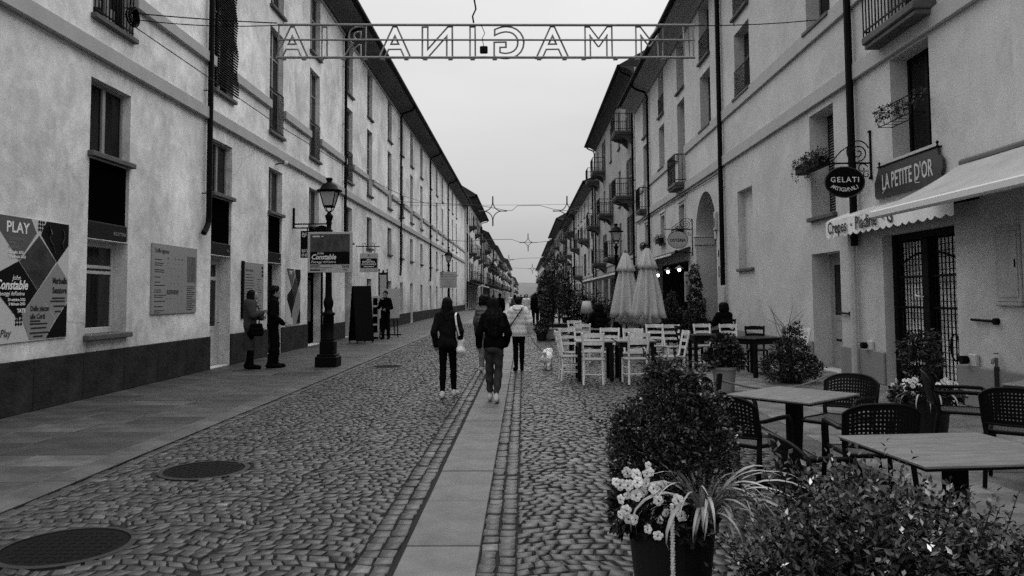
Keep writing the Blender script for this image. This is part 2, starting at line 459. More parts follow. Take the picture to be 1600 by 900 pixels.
# central stone strip
strip = base_sheet('walkway', -.775, -.285, -4, 420, -.006)
y = 3.05
while y < 75:
    l = rnd.uniform(.9, 1.12)
    slab_piece(strip, 'paving_slab', -.775, -.285, y, y+l, .002, STRIP, rnd.uniform(.75, 1.2), .007); y += l
ob('walkway_surface', set_tone(MB().add([(-.77, y, -.001), (-.29, y, -.001), (-.29, 420, -.001), (-.77, 420, -.001)], [(0, 1, 2, 3)]).mesh('walkway_surface', STRIP, fix=False), .95), strip)
def pavement(x0, x1, k0, k1, ystart, yend, dmin, dmax, wcount, tone=1.):
    p = base_sheet('pavement', min(x0, k0), max(x1, k1), -4, 420, -.0035)
    y = ystart
    while y < yend:
        d = rnd.uniform(dmin, dmax)
        cuts = sorted([0, 1]+[(i+1)/wcount+rnd.uniform(-.1, .1) for i in range(wcount-1)])
        for a, b in zip(cuts[:-1], cuts[1:]):
            t = rnd.gauss(1, .2)
            if rnd.random() < .12: t *= 1.35
            slab_piece(p, 'paving_slab', x0+(x1-x0)*a, x0+(x1-x0)*b, y, y+d, .004, SLAB, max(.5, t)*tone, .008)
        y += d
    ye = y; y = ystart
    while y < yend:
        l = rnd.uniform(1.0, 1.7)
        slab_piece(p, 'kerb_stone', k0, k1, y, y+l, .006, SLAB, rnd.uniform(1.2, 1.7), .008); y += l
    ob('pavement_surface', set_tone(MB().add([(x0, ye, .001), (x1, ye, .001), (x1, 420, .001), (x0, 420, .001)], [(0, 1, 2, 3)]).mesh('pavement_surface', SLAB, fix=False), tone), p)
    ob('kerb_surface', set_tone(MB().add([(k0, y, .002), (k1, y, .002), (k1, 420, .002), (k0, 420, .002)], [(0, 1, 2, 3)]).mesh('kerb_surface', SLAB, fix=False), 1.15), p)
    return p
pavement(XL, -4.26, -4.26, -3.94, 4.4, 42, .50, .72, 3, 1.08)
pavement(3.2, XR, 2.88, 3.2, 3.0, 42, .55, .75, 3, 2.7)

# manhole covers
def manhole(x, y, r, label):
    t = thing('manhole_cover', label, 'manhole cover', (x, y, 0), rnd.uniform(0, 1), 'manhole covers in the cobbled roadway')
    rim = MB().lathe([(r+.03, -.03), (r+.03, .001), (r-.015, .003), (r-.015, -.03)], 40).build('rim', IRON_G, t)
    m = MB().lathe([(r-.02, -.03), (r-.02, -.004)], 40)
    for ix in range(-7, 8):
        for iy in range(-7, 8):
            px, py = ix*r/8, iy*r/8
            if px*px+py*py < (r*.86)**2 and (ix+iy) % 2 == 0:
                m.box(px-r*.045, px+r*.045, py-r*.045, py+r*.045, -.004, -.001, .001)
    m.build('cover', mat('cast_iron', .0035, .7, .6, 25, spec=.08), t)
manhole(*MAN[0], 'dark round manhole cover by the pavement, the middle one, between the other two')
manhole(*MAN[1], 'largest dark round manhole cover, nearest in the cobbles at the bottom left')
manhole(*MAN[2], 'faint grey manhole cover farthest away, level with the lamp post with the banner')

# ================================================================== BUILDINGS
CACHE = {}
def cached(key, fn):
    if key not in CACHE: CACHE[key] = fn()
    return CACHE[key]
class Bld:
    """local frame: x along the street to the right as seen from the road, y into the house, z up"""
    def __init__(s, name, label, side, y0, y1, h, X=None, wall=None, group='old plastered houses lining the street'):
        s.side, s.y0, s.y1, s.h = side, y0, y1, h
        s.X = X if X is not None else (XL if side < 0 else XR)
        s.root = thing(name, label, 'building', (s.X, y0 if side < 0 else y1, 0), PI/2 if side < 0 else -PI/2, group)
        s.L = y1-y0; s.holes = []; s.wall = wall or (WALL_L if side < 0 else WALL_R)
    def u(s, Y): return Y-s.y0 if s.side < 0 else s.y1-Y
    def span(s, Ya, Yb):
        a, b = s.u(Ya), s.u(Yb); return (min(a, b), max(a, b))
    def hole(s, u0, u1, z0, z1, d=.3): s.holes.append((u0, u1, z0, z1, d))
    def finish(s, back=True, gap=None):
        us = sorted({0., s.L} | {round(q, 4) for h in s.holes for q in h[:2]}); zs = sorted({0., s.h} | {round(q, 4) for h in s.holes for q in h[2:4]})
        V = []; F = []
        def quad(a, b, c, d): n = len(V); V.extend([a, b, c, d]); F.append((n, n+1, n+2, n+3))
        for i in range(len(us)-1):
            um = (us[i]+us[i+1])/2; run = None
            for k in range(len(zs)-1):
                zm = (zs[k]+zs[k+1])/2
                inside = any(h[0] < um < h[1] and h[2] < zm < h[3] for h in s.holes)
                if not inside:
                    if run is None: run = zs[k]
                if (inside or k == len(zs)-2) and run is not None:
                    e = zs[k] if inside else zs[k+1]
                    quad((us[i], 0, run), (us[i+1], 0, run), (us[i+1], 0, e), (us[i], 0, e)); run = None
        for a, b, c, d, dep in s.holes:
            quad((a, 0, c), (a, 0, d), (a, dep, d), (a, dep, c)); quad((b, 0, d), (b, 0, c), (b, dep, c), (b, dep, d))
            quad((a, 0, d), (b, 0, d), (b, dep, d), (a, dep, d)); quad((b, 0, c), (a, 0, c), (a, dep, c), (b, dep, c))
        quad((s.L, 0, 0), (s.L, 9, 0), (s.L, 9, s.h), (s.L, 0, s.h)); quad((0, 9, 0), (0, 0, 0), (0, 0, s.h), (0, 9, s.h))
        quad((s.L, 9, 0), (0, 9, 0), (0, 9, s.h), (s.L, 9, s.h))
        MB().add(V, F).build('wall', s.wall, s.root, fix=False)
    def band(s, z0, z1, d, mt, u0=0., u1=None):
        u1 = s.L if u1 is None else u1
        cuts = sorted((h[0]-.02, h[1]+.02) for h in s.holes if h[2] < z1-.03 and h[3] > z0+.03)
        m = MB(); a = u0
        for c, e in cuts:
            if c > a: m.box(a, min(c, u1), -d, .0, z0, z1, .012)
            a = max(a, e)
        if a < u1: m.box(a, u1, -d, .0, z0, z1, .012)
        m.build('string_course', mt, s.root)
    def eaves(s, over=.8, sof=None, drop=.32, rise=3.0, roofmat=None, gutter=True):
        h = s.h; m = MB()
        m.extr([(.05, h-drop), (-.10, h-drop), (-.13, h-drop+.07), (-.22, h-.18), (-over*.6, h-.05), (-over, h), (-over, h+.05), (.05, h+.05)], 0.004, s.L-.004)
        m.build('cornice', sof or SOFFIT, s.root)
        r = MB(); r.extr([(-over-.1, h+.055), (-over-.1, h+.14), (4.5, h+.14+rise), (9.2, h+.06), (9.2, h+.055)], 0, s.L)
        r.build('roof', roofmat or ROOF, s.root)
        if gutter: MB().tube([(0, -over-.14, h+.07), (s.L, -over-.14, h+.07)], .085, 8).build('gutter', IRON, s.root)
    def pipe(s, Y, zb, over=.8, shoe=True, r=.062, top=None, mt=None):
        u = s.u(Y); h = top or s.h; m = MB()
        pts = [(u, -over-.1, h+.0), (u, -over+.1, h-.2), (u, -.22, h-.38), (u, -.11, h-.6), (u, -.11, zb+.25)] if top is None else [(u, -.11, h), (u, -.11, zb+.25)]
        if shoe: pts += [(u-.04, -.11, zb+.12), (u-.16, -.12, zb), (u-.28, -.12, zb-.1)]
        else: pts += [(u, -.11, zb)]
        m.tube(pts, r, 8)
        z = zb+.8
        while z < h-1: m.tube([(u-.12, 0.0, z), (u-.12, -.11, z), (u+.075, -.11, z)], .014, 5); z += 2.3
        m.build('drainpipe', mt or IRON, s.root)
    # ---- window kinds
    def window(s, Ya, Yb, z0, z1, dep=.3, fm=None, sill=True, rail=0., trans=(.68,), glass=None, cut=True, panes=True, name='window', mull=True, fw=.055):
        u0, u1 = s.span(Ya, Yb); w, h = u1-u0, z1-z0; fm = fm or FRAME_G; glass = glass or GLASS
        if cut: s.hole(u0, u1, z0, z1, dep+.06)
        k = (round(w, 2), round(h, 2), fm.name, trans, mull, fw)
        def mk():
            m = MB(); f = fw
            m.box(0, w, 0, .06, 0, f, .006); m.box(0, w, 0, .06, h-f, h, .006)
            m.box(0, f, .002, .062, f, h-f, .006); m.box(w-f, w, .002, .062, f, h-f, .006)
            if mull: m.box(w/2-f*.8, w/2+f*.8, -.008, .05, f, h-f, .006)
            for t in trans: m.box(f, w-f, .006, .055, h*t-.028, h*t+.028, .005)
            return m.mesh('window', fm)
        fr = ob(name, cached(('win',)+k, mk), s.root, (u0, dep-.05, z0))
        if panes:
            xs = (fw, w/2, w-fw) if mull else (fw, w-fw)
            for a, b in zip(xs[:-1], xs[1:]):
                q = cached(('pane', round(b-a, 2), round(h, 2), glass.name), lambda: MB().box(0, b-a, 0, .008, 0, h-2*fw).mesh('pane', glass))
                ob('pane', q, fr, (a, .03, fw))
        if sill:
            q = cached(('sill', round(w, 2)), lambda: MB().box(-.06, w+.06, -.10, .25, -.09, .0, .012).mesh('sill', SILL))
            ob('sill', q, fr, (0, -dep+.05, 0))
        if rail:
            def mr():
                m = MB(); n = max(5, int(w/.11))
                m.box(.01, w-.01, -.012, .012, rail-.03, rail); m.box(.01, w-.01, -.012, .012, .08, .10)
                for i in range(n+1): x = .02+(w-.04)*i/n; m.box(x-.007, x+.007, -.007, .007, .02, rail-.03)
                return m.mesh('railing', IRON)
            ob('railing', cached(('rail', round(w, 2), rail), mr), fr, (0, -dep+.03, 0))
        return fr
    def panel(s, Ya, Yb, z0, z1, dep=.06, mt=None, name='infill_panel', word=None):
        u0, u1 = s.span(Ya, Yb); s.hole(u0, u1, z0, z1, dep+.05); w, h = u1-u0, z1-z0
        p = MB().box(0, w, 0, .04, .30 if word else 0, h).build(name, mt or PANEL_D, s.root, (u0, dep, z0))
        if word:
            MB().box(.01, w-.01, -.05, .04, 0, .295, .02).build('blind_box', FRAME_D, p)
            text(word, .085, p, (w-.06, -.053, .13), INK_G, align='RIGHT', sx=.8, ext=.001)
        return p
    def shutter(s, Ya, Yb, z0, z1, mt=None, side=0, lean=0.):
        """pair of open louvred shutters beside the opening"""
        u0, u1 = s.span(Ya, Yb); w = (u1-u0)/2*.98; h = z1-z0
        def mk():
            m = MB(); f = .06
            m.box(0, f, -.05, -.01, 0, h); m.box(w-f, w, -.05, -.01, 0, h)
            for zz in (0, h/2-.04, h-.08): m.box(f, w-f, -.05, -.01, zz, zz+.08)
            n = int(h/.07)
            for i in range(1, n):
                zz = i*h/n; m.add([(f, -.045, zz), (w-f, -.045, zz), (w-f, -.015, zz+.035), (f, -.015, zz+.035)], [(0, 1, 2, 3)])
            return m.mesh('shutter', mt or FRAME_D)
        me = cached(('shut', round(w, 2), round(h, 2), (mt or FRAME_D).name), mk)
        ob('shutter', me, s.root, (u0-w-.01, 0, z0), (0, 0, -lean)); ob('shutter', me, s.root, (u1+.01, 0, z0))
    def balcony(s, Ya, Yb, z, dep=1.0, rail=1.02, mt=None, rm=None, brackets=True, orn=False):
        u0, u1 = s.span(Ya, Yb); w = u1-u0
        def ms():
            m = MB(); m.box(0, w, -dep, 0, -.14, 0, .02); m.box(.03, w-.03, -dep+.04, 0, -.22, -.145, .01)
            if brackets:
                for x in (.15, w-.35): m.extr([(0, -.221), (-dep*.85, -.221), (-dep*.8, -.30), (-dep*.35, -.42), (0, -.75)], x, x+.2)
            return m.mesh('balcony', mt or SILL)
        b = ob('balcony', cached(('bal', round(w, 2), dep, (mt or SILL).name, brackets), ms), s.root, (u0, 0, z))
        def mr():
            m = MB(); e = .03
            m.box(e, w-e, -dep+e-.015, -dep+e+.015, rail-.035, rail); m.box(e, w-e, -dep+e-.01, -dep+e+.01, .08, .11)
            for x in (e, w-e): m.box(x-.015, x+.015, -dep+e+.016, 0, rail-.035, rail); m.box(x-.01, x+.01, -dep+e+.012, 0, .08, .11)
            n = max(6, int(w/.12))
            for i in range(n+1):
                x = e+(w-2*e)*i/n; m.box(x-.009, x+.009, -dep+e-.009, -dep+e+.009, 0.002, rail-.036)
                if orn and i < n:
                    xm = x+(w-2*e)/n/2
                    m.tube([(xm+.04*math.cos(t*PI/3), -dep+e, rail*.55+.09*math.sin(t*PI/3)) for t in range(6)], .007, 4, True)
            k = max(3, int(dep/.12))
            for x in (e, w-e):
                for i in range(1, k): yy = -dep+e+(dep-e)*i/k; m.box(x-.009, x+.009, yy-.009, yy+.009, .002, rail-.036)
            return m.mesh('railing', rm or IRON)
        ob('railing', cached(('balr', round(w, 2), dep, rail, orn), mr), b)
        return b
    def shop(s, Ya, Yb, z0, z1, dep=.5, mt=None, glass=True):
        """recessed dark shop front with a frame and doors"""
        u0, u1 = s.span(Ya, Yb); s.hole(u0, u1, z0, z1, dep+.1); w, h = u1-u0, z1-z0
        m = MB(); f = .07; n = max(2, round(w/1.1))
        m.box(0, w, 0, .07, h-f, h); m.box(0, w, 0, .07, 0, .12); m.box(0, w, .003, .06, h*.78, h*.78+f)
        for i in range(n+1): x = f/2+(w-f)*i/n; m.box(x-f/2, x+f/2, -.004, .066, .12, h-f)
        sf = m.build('shop_front', mt or FRAME_D, s.root, (u0, dep, z0))
        MB().box(f, w-f, .03, .04, .12, h-f).build('pane', GLASS, sf)
        return sf

# ------------------------------------------------------------------ left long house
LB = Bld('long_plastered_house', 'long pale plastered house with posters and dark panels on the left of the street', -1, 6., 92., 12.5)
COLS = [(12.33, 13.61), (17.25, 18.45), (21.13, 22.33), (25.15, 26.4), (30.3, 31.55), (34.5, 35.7), (39.8, 41.), (43.8, 45.), (47.8, 49.), (52.5, 53.7), (57.7, 58.9), (61.9, 63.1), (66.3, 67.5), (71.6, 72.8), (75.8, 77.), (80.2, 81.4)]
for i, (a, b) in enumerate(COLS):
    far_ = i > 9
    if i == 0:
        f = LB.window(a, b, 6.32, 9.3, .19, rail=1.2, fm=FRAME_P)
    elif i == 1:
        f = LB.window(a, b, 6.42, 9.3, .19, fm=FRAME_P)
    else: LB.window(a, b, 6.3, 9.3, .19, fm=FRAME_P, rail=1.22 if i in (2, 3, 4, 7) else 0., trans=(.42, .74))
    LB.window(a, b, 9.9, 12.0, .19, trans=(.6,), sill=True, fm=FRAME_P, glass=GLASS_IN if i % 3 == 1 else GLASS)
    LB.window(a, b, 4.03 if i < 4 else 3.86, 5.26, .19, trans=(), fm=FRAME_P)
words = {0: 'BIGLIETTERIA', 1: 'SALA', 2: 'SALA', 3: None}
for i in range(4):
    a, b = COLS[i]
    LB.panel(a, b, 2.6, 3.93, word=words[i])
# ground floor
a, b = COLS[0]; LB.window(a, b, 1.02, 2.59, .28, fm=FRAME_W, trans=(.66, .72), mull=False, fw=.10, glass=GLASS_IN)
def door(B, a, b, z1, dep, mt, glass_from, glass_to, leaf=1, gm=None, name='door', handle=True, z0=.02):
    u0, u1 = B.span(a, b); B.hole(u0, u1, z0, z1, dep+.08); w, h = u1-u0, z1-z0
    m = MB(); f = .07
    m.box(0, f, 0, .09, 0, h, .006); m.box(w-f, w, 0, .09, 0, h, .006); m.box(f, w-f, 0, .09, h-f, h, .006)
    for k in range(leaf):
        x0 = f+(w-2*f)*k/leaf; x1 = f+(w-2*f)*(k+1)/leaf; s_ = .11
        m.box(x0+.003, x0+s_, .01, .06, .01, h-f-.003, .006); m.box(x1-s_, x1-.003, .01, .06, .01, h-f-.003, .006)
        m.box(x0+s_, x1-s_, .012, .058, .01, .14, .006); m.box(x0+s_, x1-s_, .012, .058, glass_from*h-.11, glass_from*h, .006); m.box(x0+s_, x1-s_, .012, .058, glass_to*h, glass_to*h+.09, .006)
        m.box(x0+s_, x1-s_, .02, .05, .14, glass_from*h-.11); m.box(x0+s_+.05, x1-s_-.05, .014, .03, .21, glass_from*h-.18, .01)
        m.box(x0+s_, x1-s_, .02, .05, h-f-.12, h-f-.003, .006)
    d = m.build(name, mt, B.root, (u0, dep-.03, z0))
    MB().box(f+.02, w-f-.02, .03, .038, glass_from*h, h-f-.1).build('pane', gm or GLASS, d)
    if handle:
        hx = w/2+.04 if leaf > 1 else w-f-.06
        MB().tube([(hx, -.03, 1.0), (hx, -.05, 1.0), (hx-.1, -.05, 1.0)], .011, 6).build('handle', IRON_G, d)
    return d
a, b = COLS[1]; door(LB, a, b, 2.59, .3, FRAME_W, .36, .78)
a, b = COLS[2]; door(LB, a, b, 2.59, .3, FRAME_D, .1, .85, 2, GLASS_IN)
a, b = 25.05, 26.95; door(LB, a, b, 2.55, .35, PANEL_D, .3, .86, 2)
a, b = COLS[4]; door(LB, a, b, 2.9, .35, FRAME_D, .1, .8, 2, GLASS_IN)
for i in range(5, len(COLS)):
    a, b = COLS[i]
    if i == 8: door(LB, a, b, 2.45, .2, FRAME_W, .9, .95)
    else: LB.window(a+.08, b-.05, .66, 2.45, .22, trans=(.7,), sill=False, glass=GLASS if i % 2 else GLASS_IN)
LB.finish()
LB.band(5.60, 5.87, .11, BAND); LB.band(6.89, 7.13, .10, BAND); LB.band(12.02, 12.12, .05, BAND)
cuts = sorted(LB.span(*q) for q in (COLS[1], COLS[2], (25.05, 26.95), COLS[4], COLS[8]))
a_ = 0
for c, e in cuts+[(86, 87)]:
    # base course of separate stone plates
    n = max(1, round((c-a_)/1.25)); w_ = (c-a_)/n
    for k in range(n):
        pl = MB().box(.004, w_-.004, -.035, 0, 0, .74 if a_ < 20 else .64, .008)
        pl.build('base_plate', DADO_L, LB.root, (a_+k*w_, 0, .005))
    a_ = e
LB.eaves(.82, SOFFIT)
for Y, zb in ((16.85, 3.12), (29.85, 3.0), (43.5, 2.95), (57.4, 2.9), (70.9, 2.9)): LB.pipe(Y, zb, .82)
# cable coil and spotlight on the first upper sill; rolled reed blind on the second window
m = MB()
u0, u1 = LB.span(*COLS[0])
for k in range(9):
    rr = .14+.012*(k % 4); m.tube([(u1-.28+rr*math.cos(t*PI/8), -.10-.012*k+.01*math.sin(t), 6.62+rr*math.sin(t*PI/8)) for t in range(16)], .011, 5, True)
tag(m.build('cable_coil', IRON, None, (LB.X, LB.y0, 0), (0, 0, PI/2)), 'coil of black cable hung on the first upper window railing at the top left', 'cable')
lb = thing('spotlight', 'small pale spotlight over the cable coil on the upper left window', 'spotlight', (LB.X+.12, COLS[0][1]-.3, 6.98))
MB().lathe([(.02, -.05), (.05, -.04), (.07, .03), (.072, .06), (.05, .07)], 12).build('lamp_head', WHITE, lb, smooth=True)
MB().tube([(-.12, 0, -.2), (-.02, 0, -.2), (0, 0, -.04)], .012, 6).build('bracket', IRON, lb)
u0, u1 = LB.span(*COLS[1])
bl = thing('reed_blind', 'dark slatted blind hanging outside the upper window beside the first drainpipe', 'blind', (LB.X, LB.y0, 0), PI/2)
m = MB()
for k in range(44):
    z = 6.50+k*.064; bul = .04+.07*(1-k/44)+.02*math.sin(k*.5)
    m.tube([(u0-.02, -bul, z), (u1+.02, -bul, z)], .022, 5)
m.build('slat_mat', mat('reed', .004, .8, .6, 30, spec=.1), bl)
MB().box(u0-.04, u1+.04, -.16, 0, 9.34, 9.46, .02).build('head_box', FRAME_D, bl)

# ------------------------------------------------------------------ right near house
RB = Bld('plastered_corner_house', 'plain grey plastered house with arched passage, barred gate and cafe awnings on the right side', 1, 9.77, 42.8, 12.1)
RC = [(11.84, 13.1), (15.54, 16.85), (21.1, 22.6), (25.55, 27.05), (29.7, 31.1), (34., 35.35), (38.8, 40.)]
for i, (a, b) in enumerate(RC):
    RB.window(a, b, 9.8, 11.75, .34, glass=GLASS_IN if i in (2, 5) else GLASS, trans=(.62,), rail=0 if i not in (2, 3, 5) else .85)
    if i == 0: RB.window(a, b, 6.12, 8.9, .34, trans=(.3, .72), sill=False)
    elif i in (4, 6): RB.window(a, b, 5.98, 9.35, .34, trans=(.3, .74), sill=False)
    else: RB.window(a, b, 7.39, 9.3, .34, trans=(.62,), rail=.8 if i == 2 else 0)
RB.balcony(11.55, 13.35, 6.08, .36, 1.05, brackets=False)
RB.balcony(29.6, 31.2, 5.98, .45, 1.1, brackets=False)
RB.balcony(38.7, 40.1, 5.98, .45, 1.1, brackets=False)
RB.window(*RC[0], 3.9, 5.6, .34, fm=FRAME_D, trans=(), sill=False)
lw_ = RB.window(*RC[1], 3.26, 5.5, .45, fm=FRAME_D, trans=(), mull=False, panes=False)
def louv():
    m = MB(); w = 1.31
    for k in range(36): z = .06+k*.06; m.add([(.05, .0, z), (w-.05, .0, z), (w-.05, .035, z+.045), (.05, .035, z+.045), (.05, .004, z-.004), (w-.05, .004, z-.004), (w-.05, .04, z+.041), (.05, .04, z+.041)], [(0, 1, 2, 3), (7, 6, 5, 4), (0, 4, 5, 1), (2, 6, 7, 3)])
    return m
louv().build('louvre_slats', mat('louvre_grey', .22, .6), lw_)
MB().box(.05, 1.26, .045, .055, .05, 2.19).build('backing', REVEAL, lw_)
# blind niche
u0, u1 = RB.span(21.16, 22.62); RB.hole(u0, u1, 2.35, 4.62, .22)
nb = MB().box(u0, u1, .2, .26, 2.35, 4.62).build('blind_window', WALL_R, RB.root)
MB().box(u0-.04, u1+.04, -.08, .2, 2.27, 2.35, .01).build('sill', SILL, nb)
# decorated mezzanine windows over the restaurant
for a, b in ((30.0, 31.0), (34.2, 35.2), (38.7, 39.7)):
    f = RB.window(a, b, 3.95, 5.2, .3, fm=FRAME_D)
    u0, u1 = RB.span(a, b); m = MB()
    m.box(-.13, -.02, -.03, 0, -.02, 1.35, .01); m.box(1.02, 1.13, -.03, 0, -.02, 1.35, .01); m.box(-.16, 1.16, -.05, 0, 1.355, 1.47, .01)
    m.build('surround', mat('pale_trim', .5, .8), f, (0, -.25, 0))
# arch
u0, u1 = RB.span(25.18, 28.16); uc = (u0+u1)/2; ra = (u1-u0)/2; zs = 3.7; zt = zs+ra+.02
RB.hole(u0, u1, .0, zt, .0)
V = []; F = []; n = 20
for i in range(n+1):
    t = PI-PI*i/n; x, z = uc+ra*math.cos(t), zs+ra*math.sin(t)
    V += [(x, 0, z), (x, 0, zt), (x, .8, z)]
for i in range(n):
    a = i*3; F.append((a, a+3, a+4, a+1)); F.append((a, a+2, a+5, a+3))
for x, sgn in ((u0, 1), (u1, -1)):
    k = len(V); V += [(x, 0, 0), (x, 0, zs), (x, .8, zs), (x, .8, 0)]; F.append((k, k+1, k+2, k+3) if sgn > 0 else (k+3, k+2, k+1, k))
arch = MB().add(V, F).build('archway', WALL_R, RB.root, fix=False)
m = MB()
for x0, x1 in ((u0-.16, u0+.05), (u1-.05, u1+.10)):
    m.box(x0, x1, -.06, .7, zs-.28, zs+.0, .02); m.box(x0-.02, x1+.02, -.08, .7, zs+.002, zs+.06, .015)
m.build('impost', WALL_R, arch)
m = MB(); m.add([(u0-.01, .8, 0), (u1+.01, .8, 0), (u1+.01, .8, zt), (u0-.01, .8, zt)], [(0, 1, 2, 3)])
m.build('passage_dark_sheet', PANEL_D, arch, fix=False)  # black sheet across the arch, painted stand-in for the shade of the passage
# door with reveal
dr = door(RB, 15.42, 16.93, 2.47, .42, mat('door_paint', .30, .6, .08, 3), .46, .9, 2)
MB().box(.22, .5, .005, .012, .58, .62).build('letter_slot', IRON, dr)
# gate
u0, u1 = RB.span(11.32, 13.59); w = u1-u0; RB.hole(u0, u1, .0, 2.62, .5)
V = [(u0, .5, 0), (u0, .5, 2.62), (u1, .5, 2.62), (u1, .5, 0), (u0-.6, 2.2, 0), (u0-.6, 2.2, 2.9), (u1+.6, 2.2, 2.9), (u1+.6, 2.2, 0)]
MB().add(V, [(4, 7, 6, 5), (0, 4, 5, 1), (3, 2, 6, 7), (1, 5, 6, 2)]).build('passage', mat('passage_tiles', .42, .6, .25, 3), RB.root, fix=False)
gt = empty('gate', (u0, .16, 0), 0, RB.root)
def part(m, name, mt, parent, loc=(0, 0, 0)): return m.build(name, mt, parent, loc)
m = MB(); m.box(0, .13, 0, .08, 0, 2.62, .01); m.box(w-.10, w, 0, .08, 0, 2.62, .01); m.box(.13, w-.10, 0, .08, 2.5, 2.62, .01)
m.box(w/2-.09, w/2+.09, -.02, .07, 0, 2.5, .01)
for z in (.1, 1.35, 1.86): m.box(.13, w-.10, .02, .05, z, z+.04)
for side in (0, 1):
    x0 = .13 if side == 0 else w/2+.09; x1 = w/2-.09 if side == 0 else w-.10
    pts = [(x0+(x1-x0)*t/10, .035, 2.05+.22*math.sin(PI*.5*((t/10) if side == 0 else 1-t/10))) for t in range(11)]
    m.tube(pts, .018, 5)
    xm = (x0+x1)/2+(-.12 if side == 0 else .12)
    m.tube([(xm+.12*math.cos(t*PI/7), .035, .78+.2*math.sin(t*PI/7)) for t in range(14)], .016, 5, True)
part(m, 'gate_frame', IRON, gt)
bar_me = MB().box(-.008, .008, .026, .042, .0, 2.5).mesh('gate_bar', IRON)
for side in (0, 1):
    x0 = .13 if side == 0 else w/2+.09; x1 = w/2-.09 if side == 0 else w-.10
    for k in range(1, 9): ob('gate_bar', bar_me, gt, (x0+(x1-x0)*k/9, 0, .003))
TILE = mat('gate_glass_tile', .80, .3, .45, 5, spec=.4)
m = MB()
for side in (0, 1):
    x0 = .13 if side == 0 else w/2+.09; x1 = w/2-.09 if side == 0 else w-.10
    for i in range(9):
        for j in range(24):
            a_, b_ = x0+(x1-x0)*i/9, x0+(x1-x0)*(i+1)/9; m.box(a_+.006, b_-.006, .14, .16, .06+j*.101+.006, .06+(j+1)*.101-.006)
tag(m.build('glass_tiles', TILE, gt), kind='stuff')
MB().box(.0, w, .165, .18, .0, 2.55).build('backing', REVEAL, gt)
MB().tube([(w/2-.05, -.04, 1.55), (w/2-.05, -.09, 1.55), (w/2-.2, -.09, 1.57)], .016, 6).build('handle', WHITE, gt)
# restaurant openings
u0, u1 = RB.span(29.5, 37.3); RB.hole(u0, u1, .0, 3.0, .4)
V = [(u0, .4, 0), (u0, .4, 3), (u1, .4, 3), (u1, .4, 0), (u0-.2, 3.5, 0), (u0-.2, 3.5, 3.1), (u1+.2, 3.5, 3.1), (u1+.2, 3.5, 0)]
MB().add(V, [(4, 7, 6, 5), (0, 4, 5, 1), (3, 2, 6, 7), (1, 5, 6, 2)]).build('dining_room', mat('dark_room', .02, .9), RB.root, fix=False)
RB.shop(38.3, 41.8, .1, 2.8, .35)
RB.finish()
RB.band(5.64, 5.95, .08, BAND_R); RB.band(7.05, 7.385, .07, BAND_R)
cuts = sorted(RB.span(*q) for q in ((11.32, 13.59), (15.42, 16.93), (25.18, 28.16), (29.5, 37.3), (38.3, 41.8)))
a_ = 0
for c, e in cuts+[(RB.L, 0)]:
    if c-a_ > .02: MB().box(a_, c-.001, -.05, 0, 0.005, .58, .015).build('base_course', DADO_R, RB.root)
    a_ = e
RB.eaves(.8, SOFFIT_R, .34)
RB.pipe(14.47, 2.5, .8, shoe=False, r=.07); RB.pipe(24.05, 1.9, .8, shoe=False, r=.075); RB.pipe(37.9, 1.5, .8, shoe=False)
MB().tube([(RB.u(14.62), -.10, 2.75), (RB.u(14.62), -.10, .05)], .07, 8).build('drainpipe', WALL_R, RB.root)
MB().tube([(RB.u(24.05), -.10, 1.85), (RB.u(24.05), -.10, .05)], .07, 8).build('drainpipe', WALL_R, RB.root)
# thin cable run under the string course
MB().tube([(RB.u(24.2), -.05, 5.2), (RB.u(24.3), -.05, 5.5), (RB.u(29), -.045, 5.52), (RB.u(42), -.04, 5.5)], .018, 5).build('cable_run', IRON, RB.root)

# nearest right house, mostly out of the frame
R0 = Bld('neighbouring_house', 'edge of a grey plastered house at the far right border, nearest the viewer', 1, 1.5, 9.765, 11.2, X=XR-.04)
R0.window(3.5, 4.8, 6.5, 8.6, .3); R0.shop(3.2, 6.2, .1, 2.6, .3); R0.finish(); R0.eaves(.7, SOFFIT_R)

# ------------------------------------------------------------------ houses farther down
def far_house(name, label, side, y0, y1, h, floors, step, X, wall, bal=(), over=.7, shut=.5, sof=None, roofrise=2.6, shops=True, seed=1, win_w=1.1, pipe=True):
    rr = random.Random(seed)
    B = Bld(name, label, side, y0, y1, h, X, wall)
    n = max(1, int((y1-y0-.6)/step)); st = (y1-y0)/n
    for k in range(n):
        yc = y0+st*(k+.5)
        for fi, (a, b) in enumerate(floors):
            is_b = (bal != 'some' and (k, fi) in bal) or (bal == 'some' and rr.random() < .45 and fi < len(floors)-0)
            B.window(yc-win_w/2, yc+win_w/2, a, b, .22, fm=FRAME_W if rr.random() < .5 else FRAME_G, sill=not is_b, trans=(.65,), panes=True)
            if rr.random() < shut and not is_b: B.shutter(yc-win_w/2, yc+win_w/2, a, b, FRAME_D if rr.random() < .6 else FRAME_G)
            elif is_b and rr.random() < shut: B.shutter(yc-win_w/2, yc+win_w/2, a, b, FRAME_G)
            if is_b: B.balcony(yc-win_w*.5-.5, yc+win_w*.5+.5, a-.03, 1.0, orn=rr.random() < .4)
        if shops: B.shop(yc-st*.36, yc+st*.36, .06, 2.9+.2*rr.random(), .4, FRAME_D)
    B.finish()
    for a, b in floors[:1]: B.band(a-.35, a-.18, .06, BAND)
    B.eaves(over, sof, .34, roofrise)
    if pipe: B.pipe(y1-.4, .4, over, shoe=False); B.pipe(y0+.4, .4, over, shoe=False)
    return B
